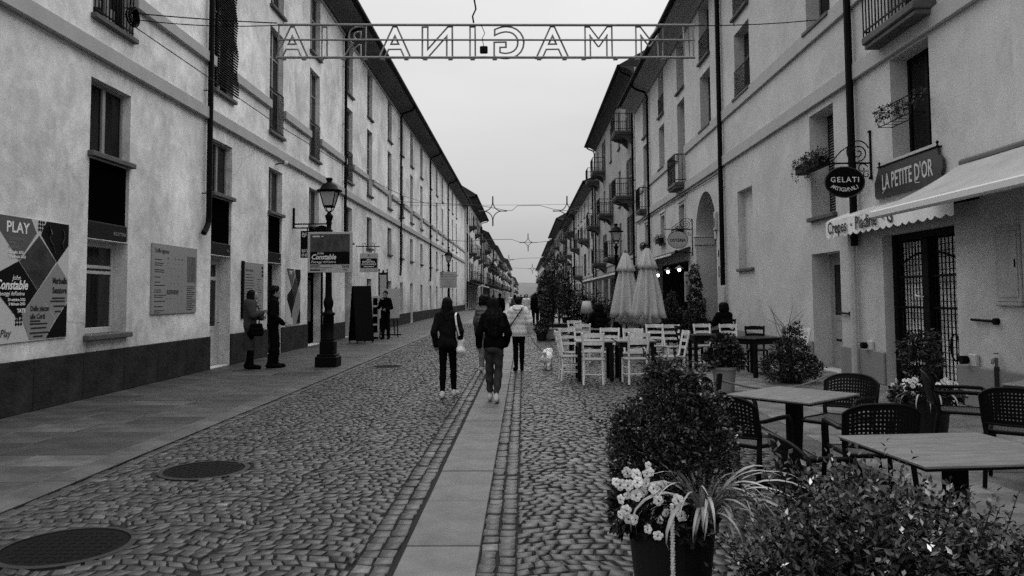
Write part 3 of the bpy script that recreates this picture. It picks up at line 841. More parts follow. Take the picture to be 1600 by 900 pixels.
R2 = far_house('balcony_house', 'taller house with many iron balconies and stone quoins beyond the plain grey house', 1, 42.82, 66.5, 14.5,
               [(4.1, 6.3), (7.4, 9.7), (11.2, 13.6)], 4.2, 6.32, WALL_F[1], {(0, 2), (0, 1), (1, 0), (2, 1), (3, 2), (4, 1), (4, 2), (3, 0)}, .75, .6, mat('dark_soffit', .05, .9), 3, True, 3)
m = MB()
for k in range(24):
    z = .3+k*.6; m.box(R2.L-(.5 if k % 2 else .32), R2.L-.004, -.035, 0, z, z+.56, .015)
m.build('quoins', BAND_R, R2.root)
far_house('low_grey_house', 'lower pale house with a deep eave and first floor balconies, third on the right', 1, 66.52, 92, 11.5, [(3.7, 5.8), (6.9, 8.9), (9.5, 10.9)], 3.9, 6.2, WALL_F[0], {(1, 1), (3, 0), (4, 1)}, .8, .4, SOFFIT, 2.2, True, 4)
far_house('shuttered_house', 'pale shuttered house with plain deep eave, fourth on the right down the street', 1, 92.02, 112, 11.4, [(3.7, 5.8), (6.9, 8.9), (9.5, 10.8)], 3.9, 6.2, WALL_F[2], 'some', .8, .6, SOFFIT, 2.2, True, 5)
far_house('gabled_house', 'house with a dark gabled roof edge, fifth on the right down the street', 1, 112.02, 150, 12.9, [(3.7, 5.8), (6.9, 8.9), (9.8, 11.6)], 4.2, 6.0, WALL_F[1], 'some', 1.0, .6, SOFFIT, 3, True, 6)
far_house('distant_house', 'distant house with dark roof on the right, second from the end of the row', 1, 150.02, 205, 12.2, [(3.7, 5.8), (6.9, 8.9), (9.6, 11.2)], 5., 5.8, WALL_F[0], 'some', .9, .6, SOFFIT, 3, True, 7)
far_house('end_house', 'farthest house on the right side where the street ends', 1, 205.02, 300, 11.6, [(3.7, 5.8), (6.9, 8.9)], 6., 5.6, WALL_F[2], 'some', .9, .6, SOFFIT, 3, True, 8)
L2 = far_house('gable_roof_house', 'tall house with projecting dark roof and stacked balconies after the long pale house', -1, 92.02, 124, 13.8, [(3.8, 6.), (7.2, 9.4), (10.6, 12.8)], 3.6, -6.9, WALL_F[2], {(1, 0), (1, 1), (1, 2), (3, 0), (3, 1), (4, 2), (5, 0), (6, 1), (7, 2)}, 1.15, .5, mat('dark_soffit', .05, .9), 3.6, True, 11)
far_house('narrow_balcony_house', 'pale narrow house with many balconies, third on the left down the street', -1, 124.02, 165, 11.9, [(3.8, 5.9), (6.9, 8.9), (9.5, 11.1)], 3.8, -6.6, WALL_F[0], 'some', .8, .5, SOFFIT, 2.4, True, 12)
far_house('plain_row_house', 'plain row house with a long straight eave, fourth on the left down the street', -1, 165.02, 235, 12.4, [(3.8, 5.9), (6.9, 8.9), (9.6, 11.3)], 4.6, -6.5, WALL_F[2], 'some', .8, .4, SOFFIT, 2.4, True, 13)
far_house('pale_end_block', 'pale block with a low hipped roof at the left end of the street', -1, 235.02, 330, 12.8, [(3.8, 5.9), (6.9, 8.9), (9.9, 11.5)], 6, -5.9, WALL_F[2], 'some', 1., .3, SOFFIT, 2.4, True, 14)

far_house('last_low_house', 'last low house closing the left side far down the street', -1, 330.02, 560, 9.5, [(3.7, 5.8), (6.6, 8.4)], 9, -4.6, WALL_F[0], 'some', .9, .4, SOFFIT, 2.4, True, 15)
# ================================================================== SIGNS, LAMPS, AWNINGS, WIRES
def wall_thing(name, label, cat, side, Y, z=0., group=None, X=None, off=0.):
    X = X if X is not None else (XL if side < 0 else XR)
    return thing(name, label, cat, (X+off*(1 if side < 0 else -1), Y, z), PI/2 if side < 0 else -PI/2, group)
FELT = mat('print_grey', .075, .55)
PRINT_M = mat('print_mid', .22, .55)
PRINT_B = mat('print_black', .003, .6, spec=.08)
PICT = mat('print_landscape', .018, .5, 1.7, 3.2, detail=9, stretch=(1, 1, 1.5))
PICT2 = mat('print_landscape_small', .035, .5, 1.6, 6, detail=9, stretch=(1, 1, .6))
BOARD = mat('board_grey', .24, .55, .06, 2)

def flat(poly, y, th, name, mt, parent):
    return MB().prism([(x, z) for x, z in poly], y-th, y).build(name, mt, parent)
def play_poster(t, lines=True):
    flat([(0, 0), (1.82, .02), (1.82, 1.76), (0, 1.76)], 0, .02, 'board', mat('poster_white', .50, .5), t)
    e = .02
    flat([(.05, 1.755), (.89, 1.755), (1.02, 1.56), (.65, 1.15), (.05, 1.72)], -e, .004, 'diamond', FELT, t)
    flat([(1.08, 1.53), (1.50, 1.16), (1.08, .74), (.66, 1.14)], -e-.0005, .004, 'diamond', PICT, t)
    flat([(1.25, 1.755), (1.80, 1.755), (1.80, 1.43), (1.52, 1.16), (1.12, 1.55)], -e, .004, 'diamond', PRINT_B, t)
    flat([(.64, 1.14), (1.07, .73), (.66, .33), (.10, .80), (.10, .92)], -e, .004, 'diamond', PRINT_B, t)
    flat([(1.53, 1.15), (1.80, .90), (1.80, .57), (1.54, .32), (1.09, .73)], -e, .004, 'diamond', PRINT_M, t)
    flat([(1.08, .72), (1.52, .31), (1.27, .03), (.92, .03), (.72, .38)], -e, .004, 'diamond', PRINT_M, t)
    flat([(1.54, .30), (1.80, .54), (1.80, .03), (1.29, .03)], -e, .004, 'diamond', PRINT_B, t)
    for cx, cz in ((1.07, 1.62), (.62, .26)):
        m = MB()
        for i in range(3):
            for j in range(3):
                x = cx+i*.055; z = cz+j*.055
                m.prism([(x-.024, z), (x, z-.026), (x+.024, z), (x, z+.026)], -e-.006, -e-.001)
        m.build('ornament', PRINT_B, t)
    if not lines: 
        text('PLAY', .15, t, (.55, -e-.006, 1.63), INK_W, bold=.004); return
    y = -e-.0065
    text('PLAY', .215, t, (.60, y, 1.60), INK_W, bold=.003, sx=1.0)
    for s_, z in (('SOGGIORNO', 1.44), ('ARTE', 1.385), ('E GIOCO', 1.33)): text(s_, .058, t, (.42, y, z), INK_G, align='LEFT', ext=.0008)
    for s_, z in (('22 luglio 2022', 1.26), ('15 gennaio 2023', 1.20)): text(s_, .055, t, (.42, y, z), INK_W, align='LEFT', bold=.001, ext=.0008)
    text('John', .095, t, (.60, y, .905), INK_W, shear=.25, ext=.0008)
    text('Constable', .185, t, (.50, y, .80), INK_W, shear=.28, bold=.004, sx=.9)
    text("Paesaggi dell'anima", .082, t, (.50, y, .685), INK_W, shear=.28, ext=.0008, sx=.9)
    for s_, z in (('20 ottobre 2022', .60), ('5 febbraio 2023', .54)): text(s_, .055, t, (.80, y, z), INK_W, align='RIGHT', bold=.001, ext=.0008)
    text('TATE', .075, t, (.72, y, .445), INK_W, bold=.003, ext=.0008)
    text('Marinella', .13, t, (1.60, y, .88), INK, bold=.004, sx=.75, ext=.0008)
    text('Senatore', .13, t, (1.60, y, .735), INK, bold=.004, sx=.75, ext=.0008)
    text('Dalle piazze', .105, t, (.92, y, .47), INK, bold=.003, align='LEFT', sx=.85, ext=.0008)
    text('alle Corti', .105, t, (.92, y, .355), INK, bold=.003, align='LEFT', sx=.85, ext=.0008)
    m = MB()
    for x0, x1, z in ((1.42, 1.74, .62), (1.38, 1.74, .575), (1.46, 1.74, .50), (.92, 1.15, .29), (.92, 1.32, .25), (.94, 1.30, .19), (.92, 1.36, .12), (1.0, 1.22, .07), (1.5, 1.64, .42)):
        m.box(x0, x1, y, -e-.0045, z-.012, z+.012)
    m.build('print_lines', INK, t)
    for p_, w_ in ((((1.32, 1.70), (1.36, 1.6), (1.33, 1.5), (1.42, 1.42), (1.47, 1.30)), .013), (((1.66, 1.66), (1.70, 1.55), (1.65, 1.45), (1.68, 1.36)), .014), (((1.35, 1.64), (1.38, 1.58)), .03)):
        MB().tube([(a_, -e-.004, b_) for a_, b_ in p_], w_, 6, flat=.2).build('brush_stroke', INK_G, t)
    text('Play', .15, t, (.40, y, .14), INK, shear=.25, sx=.9, ext=.0008)
t = wall_thing('poster', 'large exhibition poster of black and grey diamonds reading PLAY at the far left edge', 'poster', -1, 10.0-.02, 1.0)
play_poster(t)
t = wall_thing('poster', 'smaller diamond-pattern exhibition poster on the wall behind the man in black trousers', 'poster', -1, 22.75, .78)
play_poster(t, False); t.scale = (.80, 1, .97)

# price boards
t = wall_thing('notice_board', 'grey entry price board with rows of text between the barred window and the white door', 'notice board', -1, 14.46, 1.30)
MB().box(0, 2.0, -.03, 0, 0, 1.37, .005).build('board', BOARD, t)
y = -.0315
text('Tariffe ingresso', .12, t, (.10, y, 1.23), INK, align='LEFT', bold=.002, sx=.8, ext=.0008)
m = MB(); rr = random.Random(3)
for k, z in enumerate((1.06, .99, .95, .86, .82, .72, .62, .56, .47, .43, .37, .33, .25, .15, .07, .03)):
    w_ = rr.uniform(.22, .5); m.box(.10, .10+w_, y, -.0305, z-.008, z+.008)
for z in (1.10, 1.0, .9, .75, .6, .45, .3, .2):
    for i in range(5):
        if rr.random() < .75: x = .62+i*.16; m.box(x, x+(.06 if z == 1.10 else .03), y, -.0305, z-(.014 if z == 1.1 else .007), z+.007)
for z in (.46, .43, .40): m.box(.62, 1.05+rr.uniform(-.1, .1), y, -.0305, z-.009, z+.009)
for k in range(13): m.box(1.52, 1.52+rr.uniform(.25, .42), y, -.0305, .55-k*.04-.009, .55-k*.04+.007)
m.build('print_lines', INK, t)
MB().box(1.52, 1.94, y, -.0305, .64, 1.18).build('picture', mat('print_columns', .10, .5, .98, 9, stretch=(3, 3, .5)), t)
t = wall_thing('notice_board', 'pale information board on the wall right behind the woman in the long coat', 'notice board', -1, 19.27, 1.10)
MB().box(0, 1.45, -.03, 0, 0, 1.42, .005).build('board', BOARD, t)
m = MB()
for k in range(15): m.box(.1, .1+rr.uniform(.3, .7), y, -.0305, 1.1-k*.07-.009, 1.1-k*.07+.009); m.box(.95, .95+rr.uniform(.1, .35), y, -.0305, 1.0-k*.07-.006, 1.0-k*.07+.006)
for k in range(3): m.box(1.28, 1.42, y, -.0305, 1.34-k*.1-.07, 1.34-k*.1)
m.build('print_lines', INK, t); text('Informazioni', .11, t, (.1, y, 1.22), INK, align='LEFT', ext=.0008)
MB().box(-.14, -.005, -.05, 0, 0, 1.44, .01).build('edge_panel', PRINT_B, t)

# projecting ticket sign on a wall bracket
def bracket_sign_frame(): pass
t = thing('hanging_sign', 'black hanging BIGLIETTERIA INFO sign on an iron wall bracket, half hidden by the banner', 'sign', (XL, 23.4, 0))
m = MB(); m.box(.0, .06, -.03, .03, 3.72, 4.36, .01); m.tube([(.06, 0, 3.86), (1.15, 0, 3.86)], .022, 6); m.tube([(.06, 0, 3.74), (1.15, 0, 3.74)], .022, 6)
m.tube([(.45, 0, 3.74), (.45, 0, 3.62)], .02, 6); m.tube([(1.0, 0, 3.74), (1.0, 0, 3.62)], .02, 6); m.build('bracket', IRON, t)
MB().box(.25, 1.2, -.03, .03, 2.82, 3.65, .01).build('board', PRINT_B, t)
text('BIGLIETTERIA', .135, t, (.29, -.032, 3.03), INK_W, align='LEFT', sx=.9); text('INFO', .135, t, (.29, -.032, 2.90), INK_W, align='LEFT')
m = MB()
for i in range(4):
    for j in range(4):
        if (i*3+j) % 5 != 4: m.box(.30+i*.035, .325+i*.035, -.034, -.031, 3.46+j*.035, 3.485+j*.035)
m.build('emblem', INK_W, t)

# museum sign
t = thing('hanging_sign', 'small hanging white and black SALA ESPOSITIVA COMUNALE sign on a scrolled bracket', 'sign', (XL, 32.3, 0))
m = MB(); m.tube([(0, 0, 3.76), (1.0, 0, 3.74)], .022, 6); m.tube([(.32, 0, 3.75), (.28, 0, 3.86), (.36, 0, 3.9), (.42, 0, 3.82)], .014, 5); m.tube([(.75, 0, 3.75), (.8, 0, 3.86), (.72, 0, 3.9), (.66, 0, 3.82)], .014, 5)
m.tube([(.3, 0, 3.74), (.3, 0, 3.45)], .016, 5); m.tube([(.8, 0, 3.74), (.8, 0, 3.45)], .016, 5); m.build('bracket', IRON, t)
MB().box(.16, .94, -.02, .02, 2.66, 3.46, .01).build('board', PAPER, t)
MB().box(.20, .90, -.024, -.0205, 2.84, 3.24).build('plate', PRINT_B, t)
for s_, z, q in (('SALA', 3.18, .085), ('ESPOSITIVA', 3.09, .105), ('COMUNALE', 2.99, .11), ('Savigliano', 2.89, .07)): 
    if s_ != 'Savigliano': text(s_, q, t, (.55, -.025, z), INK_W, bold=.003, ext=.0008)
MB().box(.34, .76, -.0245, -.0205, 2.88, 2.91).build('print_lines', INK_W, t)
MB().prism([(.55, 3.32), (.585, 3.37), (.55, 3.42), (.515, 3.37)], -.024, -.0205).build('emblem', INK, t)

# ------------------------------------------------------------------ street lamps
LAMPGLASS = mat('lamp_glass', .42, .25, spec=.5)
def street_lamp(name, label, x, y, group='street lamps'):
    t = thing(name, label, 'street lamp', (x, y, 0), 0, group)
    m = MB(); m.box(-.25, .25, -.25, .25, 0.004, .25, .02); m.box(-.22, .22, -.22, .22, .252, .30, .02); m.box(-.165, .165, -.165, .165, .30, .60, .015); m.build('base', IRON, t)
    m = MB(); m.lathe([(.15, .60), (.155, .63), (.13, .66), (.125, 1.18), (.15, 1.20), (.155, 1.24), (.10, 1.27), (.085, 1.33), (.11, 1.42), (.115, 1.5), (.085, 1.6), (.078, 1.65), (.065, 2.6), (.055, 3.1), (.085, 3.12), (.085, 3.17), (.055, 3.20), (.055, 3.32), (.075, 3.34), (.055, 3.38), (.09, 3.47), (.095, 3.52), (.05, 3.56), (.04, 3.62)], 14)
    m.build('pole', IRON, t, smooth=True)
    zb, zt, rb, rt = 3.74, 4.08, .105, .185
    m = MB()
    for i in range(4):
        a = PI/4+i*PI/2; a2 = a+PI/2
        p = lambda r, z, q: (r*1.414*math.cos(q), r*1.414*math.sin(q), z)
        m.bar(p(rb, zb, a), p(rt, zt, a), .02, .02); m.bar(p(rb, zb, a), p(rb, zb, a2), .025, .03); m.bar(p(rt, zt, a), p(rt, zt, a2), .03, .03)
        m.tube([(.03*math.cos(a), .03*math.sin(a), 3.60), (.09*math.cos(a), .09*math.sin(a), 3.64), p(rb, zb, a)], .012, 5)
    m.box(-.10, .10, -.10, .10, zb-.03, zb-.005)
    m.build('lantern_frame', IRON, t)
    g = MB(); v = []
    for z, r in ((zb, rb-.008), (zt, rt-.008)): v += [(-r, -r, z), (r, -r, z), (r, r, z), (-r, r, z)]
    g.add(v, [(0, 1, 5, 4), (1, 2, 6, 5), (2, 3, 7, 6), (3, 0, 4, 7)]).build('lamp_glass', LAMPGLASS, t)
    m = MB(); m.lathe([(.30, zt+.01), (.30, zt+.035), (.22, zt+.06), (.19, zt+.13), (.13, zt+.19), (.07, zt+.215), (.055, zt+.25), (.075, zt+.28), (.085, zt+.31), (.06, zt+.33), (.03, zt+.335)], 16)
    m.build('lantern_cap', IRON, t, smooth=True)
    return t
sl1 = street_lamp('street_lamp', 'black cast iron lamp post standing on the left pavement with a banner hung on it', -4.55, 17.86)
l2 = copy_tree(sl1); l2.location = (-4.5, 46, 0); l2['label'] = 'distant lamp post on the left pavement above a white notice banner'
l3 = copy_tree(sl1); l3.location = (3.62, 30, 0); l3['label'] = 'lamp post on the right, behind the closed parasols'
l4 = copy_tree(sl1); l4.location = (3.62, 62, 0); l4['label'] = 'farthest lamp post on the right, small among the balconies'

t = thing('banner', 'white framed Constable exhibition banner fixed across the near lamp post', 'banner', (-4.48, 17.7, 0))
MB().box(-.52, .52, -.02, .02, 2.18, 3.12, .006).build('frame', PAPER, t)
MB().box(-.46, .46, -.025, -.0205, 2.37, 3.07).build('picture', PICT2, t)
MB().box(-.46, .46, -.0262, -.0252, 2.37, 2.66).build('picture_base', PRINT_B, t)
y = -.0275
text('John', .085, t, (-.22, y, 2.625), INK_W, shear=.3, ext=.0008)
text('Constable', .165, t, (-.15, y, 2.535), INK_W, shear=.3, bold=.004, ext=.0008, sx=.85)
text("Paesaggi dell'anima", .08, t, (-.15, y, 2.425), INK_W, shear=.3, ext=.0008, sx=.95)
text('TATE', .07, t, (.36, -.0225, 2.31), INK, bold=.003, ext=.0008); text('Play', .075, t, (.36, -.0225, 2.24), INK, shear=.3, ext=.0008)
m = MB(); m.box(-.46, -.24, -.023, -.0205, 2.32, 2.345); m.box(-.46, .05, -.023, -.0205, 2.285, 2.297); m.box(-.46, -.22, -.023, -.0205, 2.22, 2.255); m.box(-.2, -.1, -.023, -.0205, 2.235, 2.245)
m.build('print_lines', INK, t)
m = MB()
for i in range(5): m.box(-.40+i*.035, -.375+i*.035, -.028, -.0255, 3.0, 3.035)
m.box(-.2, -.15, -.028, -.0255, 3.01, 3.025); m.build('emblem', INK_W, t)
MB().tube([(.03, .05, 2.3), (-.03, .1, 2.3)], .02, 5).tube([(.03, .05, 3.0), (-.03, .1, 3.0)], .02, 5).build('clamp', IRON, t)
t = thing('shield_sign', 'dark rounded sign top poking up behind the Constable banner', 'sign', (-4.82, 18.25, 0))
m = MB(); m.prism([(.24*math.cos(PI*i/12), 3.0+.33*math.sin(PI*i/12)) for i in range(13)]+[(-.24, 2.3), (.24, 2.3)], -.02, .02); m.build('board', PRINT_B, t)
MB().tube([(.0, .03, 0.01), (.0, .03, 3.0)], .03, 6).build('post', IRON, t)
t = thing('banner', 'white notice banner of printed lines on the distant lamp post at left', 'banner', (-4.5, 45.8, 0))
MB().box(-.5, .5, -.02, .02, 2.13, 3.09, .006).build('frame', PAPER, t)
m = MB()
for k, (w_, z) in enumerate(((.3, 2.92), (.44, 2.8), (.44, 2.62), (.2, 2.5), (.28, 2.42), (.3, 2.3), (.36, 2.22))): m.box(-w_, w_, -.023, -.0205, z-.015, z+.012)
m.prism([(-.49, 3.08), (-.30, 3.08), (-.36, 2.72), (-.44, 2.8)], -.024, -.0205); m.build('print_lines', INK_G, t)
MB().tube([(.03, .05, 2.3), (-.03, .16, 2.3)], .02, 5).build('clamp', IRON, t)

# security camera on the left wall
t = wall_thing('security_camera', 'small pale security camera under the lower string course on the left wall', 'camera', -1, 21.7, 5.42)
MB().tube([(0, 0, 0), (0, -.12, .02), (.1, -.2, .05)], .02, 6).build('bracket', IRON_G, t); MB().obox((.22, -.24, .07), (.26, .09, .09), Matrix.Rotation(.3, 3, 'Z'), .01).build('camera_body', WHITE, t)

# A-board, shelf unit, menu stand, easel at the shop on the left
t = thing('sandwich_board', 'tall black sandwich board standing on the left pavement before the shop door', 'sandwich board', (-5.72, 27, 0), R(32))
m = MB()
for sy, nm in ((-1, 'front_panel'), (1, 'rear_panel')):
    b = MB(); b.obox((0, sy*.22, 1.04), (.66, .03, 1.95), Matrix.Rotation(sy*.17, 3, 'X'), .006); b.build(nm, PRINT_B, t)
for sx in (-.28, .28):
    for sy in (-1, 1): MB().bar((sx, sy*.39, .01), (sx, sy*.36, .12), .04, .03).build('leg', IRON, t)
for sx in (-.32, .32): MB().bar((sx, -.30, .5), (sx, .30, .5), .015, .015).build('stay', IRON, t)
t = thing('display_case', 'white display cabinet with square panes beside the black sandwich board', 'cabinet', (-5.83, 29.6, 0), R(4))
m = MB(); m.box(-.24, .24, -.14, .14, .08, 1.66, .008); m.build('case', FRAME_W, t)
MB().box(-.18, .2, -.1, .1, .004, .08).build('plinth', PRINT_B, t)
for k in range(4): MB().box(.03, .20, -.147, -.141, .25+k*.35, .52+k*.35).build('pane', GLASS, t)
t = thing('menu_stand', 'tall dark menu lantern stand with knobbed finials behind the man on the left pavement', 'menu stand', (-5.74, 31.3, 0))
for sx in (-.17, .17): MB().lathe([(.03, .004), (.03, 2.62), (.015, 2.66), (.04, 2.71), (.015, 2.76)], 8, (sx, 0, 0)).build('post', IRON, t)
m = MB(); m.box(-.135, .135, -.03, .03, 1.3, 2.5, .005); m.build('panel', PAPER, t); MB().box(-.14, .14, -.035, .035, 2.51, 2.6, .01).lathe([(.05, 2.6), (.03, 2.68), (.01, 2.72)], 8).build('cap', IRON, t)
MB().box(-.14, .14, -.025, .025, .3, 1.28).build('lower_panel', PRINT_B, t)
t = thing('easel', 'easel with a big white sheet behind the man with folded arm', 'easel', (-5.42, 31.0, 0), R(-8))
m = MB(); m.obox((0, 0, 1.35), (.85, .015, 1.2), Matrix.Rotation(-.12, 3, 'X')); m.build('sheet', PAPER, t)
for a, b in (((-.35, -.18, 0.005), (-.2, .2, 2.0)), ((.4, -.18, 0.005), (.2, .2, 2.0)), ((0, .7, 0.005), (0, .22, 1.9))): MB().bar(a, b, .04, .03).build('leg', WOOD_D, t)
MB().bar((-.5, -.2, .1), (.55, -.2, .1), .06, .05).build('foot_bar', WOOD_D, t)
t = thing('litter_bin', 'dark rectangular litter bin on the distant left pavement', 'bin', (-3.71+-.5, 43.4, 0))
MB().box(-.22, .22, -.18, .18, .02, .9, .02).build('body', PRINT_B, t); MB().box(-.24, .24, -.2, .2, .91, 1.0, .03).build('lid', IRON, t)

# ------------------------------------------------------------------ right wall: signs and fittings
def scroll(m, c, r0, r1, a0, a1, rad, y=0, n=22, vz=1):
    pts = []
    for i in range(n+1):
        t_ = i/n; a = a0+(a1-a0)*t_; r = r0+(r1-r0)*t_
        pts.append((c[0]+r*math.cos(a), y, c[1]+vz*r*math.sin(a)))
    m.tube(pts, rad, 5)
def oval_sign(name, label, Y, zc, rx, rz, cx, zt, zb, board, ink, words, bulk):
    t = thing(name, label, 'sign', (XR, Y, 0))
    m = MB(); m.box(-.03, 0.0, -.02, .02, zb, zt, .004); m.box(-.05, 0.0, -.035, .035, zb-.05, zb, .004); m.box(-.045, 0, -.03, .03, zt, zt+.04, .004)
    zbar = zc+rz+.07
    m.tube([(-.03, 0, zbar), (cx-rx-.12, 0, zbar)], .016, 6)
    scroll(m, (-.24, zbar+.21), .20, .20, PI*.1, PI*1.5, .012); scroll(m, (-.24, zbar+.19), .03, .16, PI*2.6, -PI*.5, .012)
    m.tube([(-.24-.12, 0, zbar+.34), (-.55, 0, zbar+.22), (cx-rx*.6, 0, zbar+.03)], .012, 5)
    scroll(m, (-.17, zbar-.10), .02, .10, PI*2.2, PI*.1, .010); scroll(m, (-.10, zbar-.21), .02, .07, PI*2.4, PI*.3, .010)
    for q in (-.6, .6): m.tube([(cx+q*rx, 0, zbar), (cx+q*rx, 0, zc+rz*.78)], .010, 5)
    m.build('bracket', IRON, t)
    b = MB(); b.prism([(cx+rx*math.cos(2*PI*i/36), zc+rz*math.sin(2*PI*i/36)) for i in range(36)], -.02, .02); b.build('board', board, t)
    MB().tube([(cx+rx*math.cos(2*PI*i/36), -.012, zc+rz*math.sin(2*PI*i/36)) for i in range(36)], .014, 5, True).build('rim', IRON if board.name != 'print_black' else mat('rim_grey', .02, .4), t)
    return t
t = oval_sign('oval_sign', 'black oval GELATI ARTIGIANALI sign hanging from a scrolled iron wall bracket', 13.9, 3.62, .355, .275, -.50, 4.52, 3.72, PRINT_B, INK_W, None, 0)
text('GELATI', .135, t, (-.50, -.0225, 3.66), INK_W, space=1.25, bold=.001)
n_ = 'ARTIGIANALI'
for i, ch in enumerate(n_):
    a = (i-5)*.105; x = -.50+.44*math.sin(a); z = 3.88-.40*math.cos(a)
    text(ch, .105, t, (x, -.0225, z), INK_W, name='letter', rot=(PI/2, -a*.9, 0))
t = oval_sign('oval_sign', 'pale oval OSTERIA sign on a scrolled bracket beside the arch', 28.7, 3.67, .37, .32, -.56, 4.4, 3.12, PAPER, INK, None, 0)
text('OSTERIA', .165, t, (-.56, -.0225, 3.64), INK, sx=.92, bold=.004)
t2 = MB(); t2.tube([(0, 0, 3.18), (-.62, 0, 3.18)], .016, 6); t2.ball((-.62, 0, 3.23), .06); t2.build('lower_bar', IRON, t)
# name board
t = wall_thing('name_board', 'dark shaped LA PETITE D\'OR board above the cafe awning', 'sign', 1, 13.66, 3.26)
poly = [(.0, .06), (.06, .0), (.5, -.0), (1.7, .0), (2.1, .0), (2.2, .07), (2.16, .13), (2.22, .2), (2.22, .34), (2.16, .40), (2.10, .44), (2.08, .54), (2.04, .53), (1.1, .545), (.2, .53), (.16, .55), (.14, .50), (.10, .44), (.06, .38), (.0, .30)]
MB().prism(poly, -.07, -.03).build('board', mat('slate_board', .024, .5, .4, 5), t)
MB().box(.13, 2.1, -.085, -.0, .548, .565).build('top_rail', IRON, t)
for x_ in (.16, 2.06): MB().lathe([(.02, .565), (.012, .60), (.026, .625), (.004, .655)], 8, (x_, -.05, 0)).build('finial', IRON, t)
text("LA PETITE D'OR", .38, t, (1.11, -.072, .255), mat('ink_cream', .5, .6), sx=.62, bold=.004)
m = MB(); m.tube([(1.55, -.073, .09), (1.42, -.073, .10), (1.4, -.073, .17), (1.5, -.073, .19)], .008, 4); m.tube([(.3, -.073, .08), (.36, -.073, .11), (.33, -.073, .17)], .008, 4); m.build('flourish', mat('ink_cream', .5, .6), t)

# ------------------------------------------------------------------ awnings
CLOTH = mat('awning_cloth', .36, .85, .22, 1.6, .15, 30)
CLOTH_D = mat('awning_cloth_dark', .02, .85, .2, 3)
ALU = mat('white_metal', .62, .4)
def scallop(L_, z0, z1, per, y, th=.006):
    """valance: straight top, scalloped foot"""
    n = int(L_/per)*8; vs = []; fs = []
    for i in range(n+1):
        x = L_*i/n; dz = .05*abs(math.sin(PI*x/per))
        w_ = .012*math.sin(x*9)
        for yy in (y+w_, y+w_+th): vs += [(x, yy, z1), (x, yy, z0+.055-dz)]
    for i in range(n):
        a = i*4; b = a+4
        fs += [(a, a+1, b+1, b), (a+2, b+2, b+3, a+3), (a+1, a+3, b+3, b+1), (a, b, b+2, a+2)]
    return MB().add(vs, fs)
t = wall_thing('awning', 'rolled-in shop awning with scalloped Crepes Piadine valance under the name board', 'awning', 1, 15.05, 0)
L_ = 4.45
MB().extr([(0, 3.10), (-.34, 2.96), (-.40, 2.97), (-.40, 3.0), (-.30, 3.06), (0, 3.17)], 0, L_).build('cover', ALU, t)
MB().extr([(-.02, 2.9), (-.30, 2.86), (-.30, 2.955), (-.02, 3.07)], .05, L_-.05).build('cassette', PRINT_B, t)
scallop(L_, 2.66, 2.985, .25, -.41).build('valance', mat('valance_cloth', .78, .85, .08, 3), t)
for s_, x, q in (('Crepes', .14, .32), ('Piadine', 1.36, .32), ('G', 2.55, .32)): text(s_, q, t, (x, -.432, 2.845), INK, align='LEFT', bold=.005, sx=.92, name='lettering')
m = MB(); 
for x in (1.2, 2.42): m.ball((x, -.432, 2.85), .04, 6, 5, (1, .2, .7))
m.build('flourish', INK_G, t)
t = wall_thing('awning', 'open pale canvas awning reaching out over the cafe tables at right', 'awning', 1, 10.95, 0)
vs = []; fs = []; nx, ny = 28, 8; W_ = 6.2
for i in range(nx+1):
    for j in range(ny+1):
        x = W_*i/nx; s_ = j/ny
        zz = 3.45+(2.78-3.45)*s_-.06*math.sin(PI*s_)*(1+.35*math.sin(x*2.2))+.012*math.sin(x*6+s_*3)*math.sin(PI*s_)
        vs.append((x, -.06-(1.26)*s_, zz))
for i in range(nx):
    for j in range(ny): a = i*(ny+1)+j; fs.append((a, a+1, a+ny+2, a+ny+1))
k_ = len(vs); vs += [(x, y_, z-.008) for x, y_, z in vs]; fs += [tuple(q+k_ for q in reversed(f)) for f in fs[:nx*ny]]
MB().add(vs, fs).build('canvas', CLOTH, t, fix=False)
MB().box(0, W_, -1.40, -1.30, 2.66, 2.77, .02).build('front_bar', ALU, t)
MB().box(-.02, W_, -.12, 0, 3.40, 3.50, .03).build('cassette', FRAME_G, t)
for x in (.35, 3.2, 5.9):
    m = MB(); m.bar((x, -.1, 3.25), (x+.35, -.7, 2.95), .04, .05); m.bar((x+.35, -.7, 2.95), (x+.05, -1.3, 2.72), .035, .045); m.build('arm', ALU, t)
t = wall_thing('awning', 'dark short awning over the osteria front beside the arch', 'awning', 1, 37.5, 0)
m = MB(); m.extr([(0, 3.45), (-.72, 3.16), (-.72, 3.06), (-.68, 3.06), (-.68, 3.13), (0, 3.40)], 0, 8.4); m.build('canvas', CLOTH_D, t); MB().box(0, 8.4, -.76, -.725, 3.10, 3.17, .01).build('front_bar', ALU, t)
t = thing('awning', 'long awning with a bright front edge beyond the parasols', 'awning', (6.28, 56, 0), -PI/2)
m = MB(); m.extr([(0, 3.3), (-1.95, 2.66), (-1.95, 2.6), (0, 3.24)], 0, 21.5); m.build('canvas', CLOTH_D, t); MB().box(0, 21.5, -2.02, -1.955, 2.58, 2.67, .01).build('front_bar', ALU, t); scallop(21.5, 2.42, 2.575, .3, -1.99).build('valance', CLOTH_D, t)
t = thing('awning', 'bright edged awning at the far left shop fronts', 'awning', (-6.88, 92.3, 0), PI/2)
m = MB(); m.extr([(0, 3.5), (-1.7, 2.95), (-1.7, 2.88), (0, 3.44)], 0, 22); m.build('canvas', CLOTH_D, t); MB().box(0, 22, -1.78, -1.705, 2.84, 2.98, .01).build('front_bar', ALU, t)
t = thing('awning', 'second far left awning with bright edge, beyond the first', 'awning', (-6.58, 125, 0), PI/2)
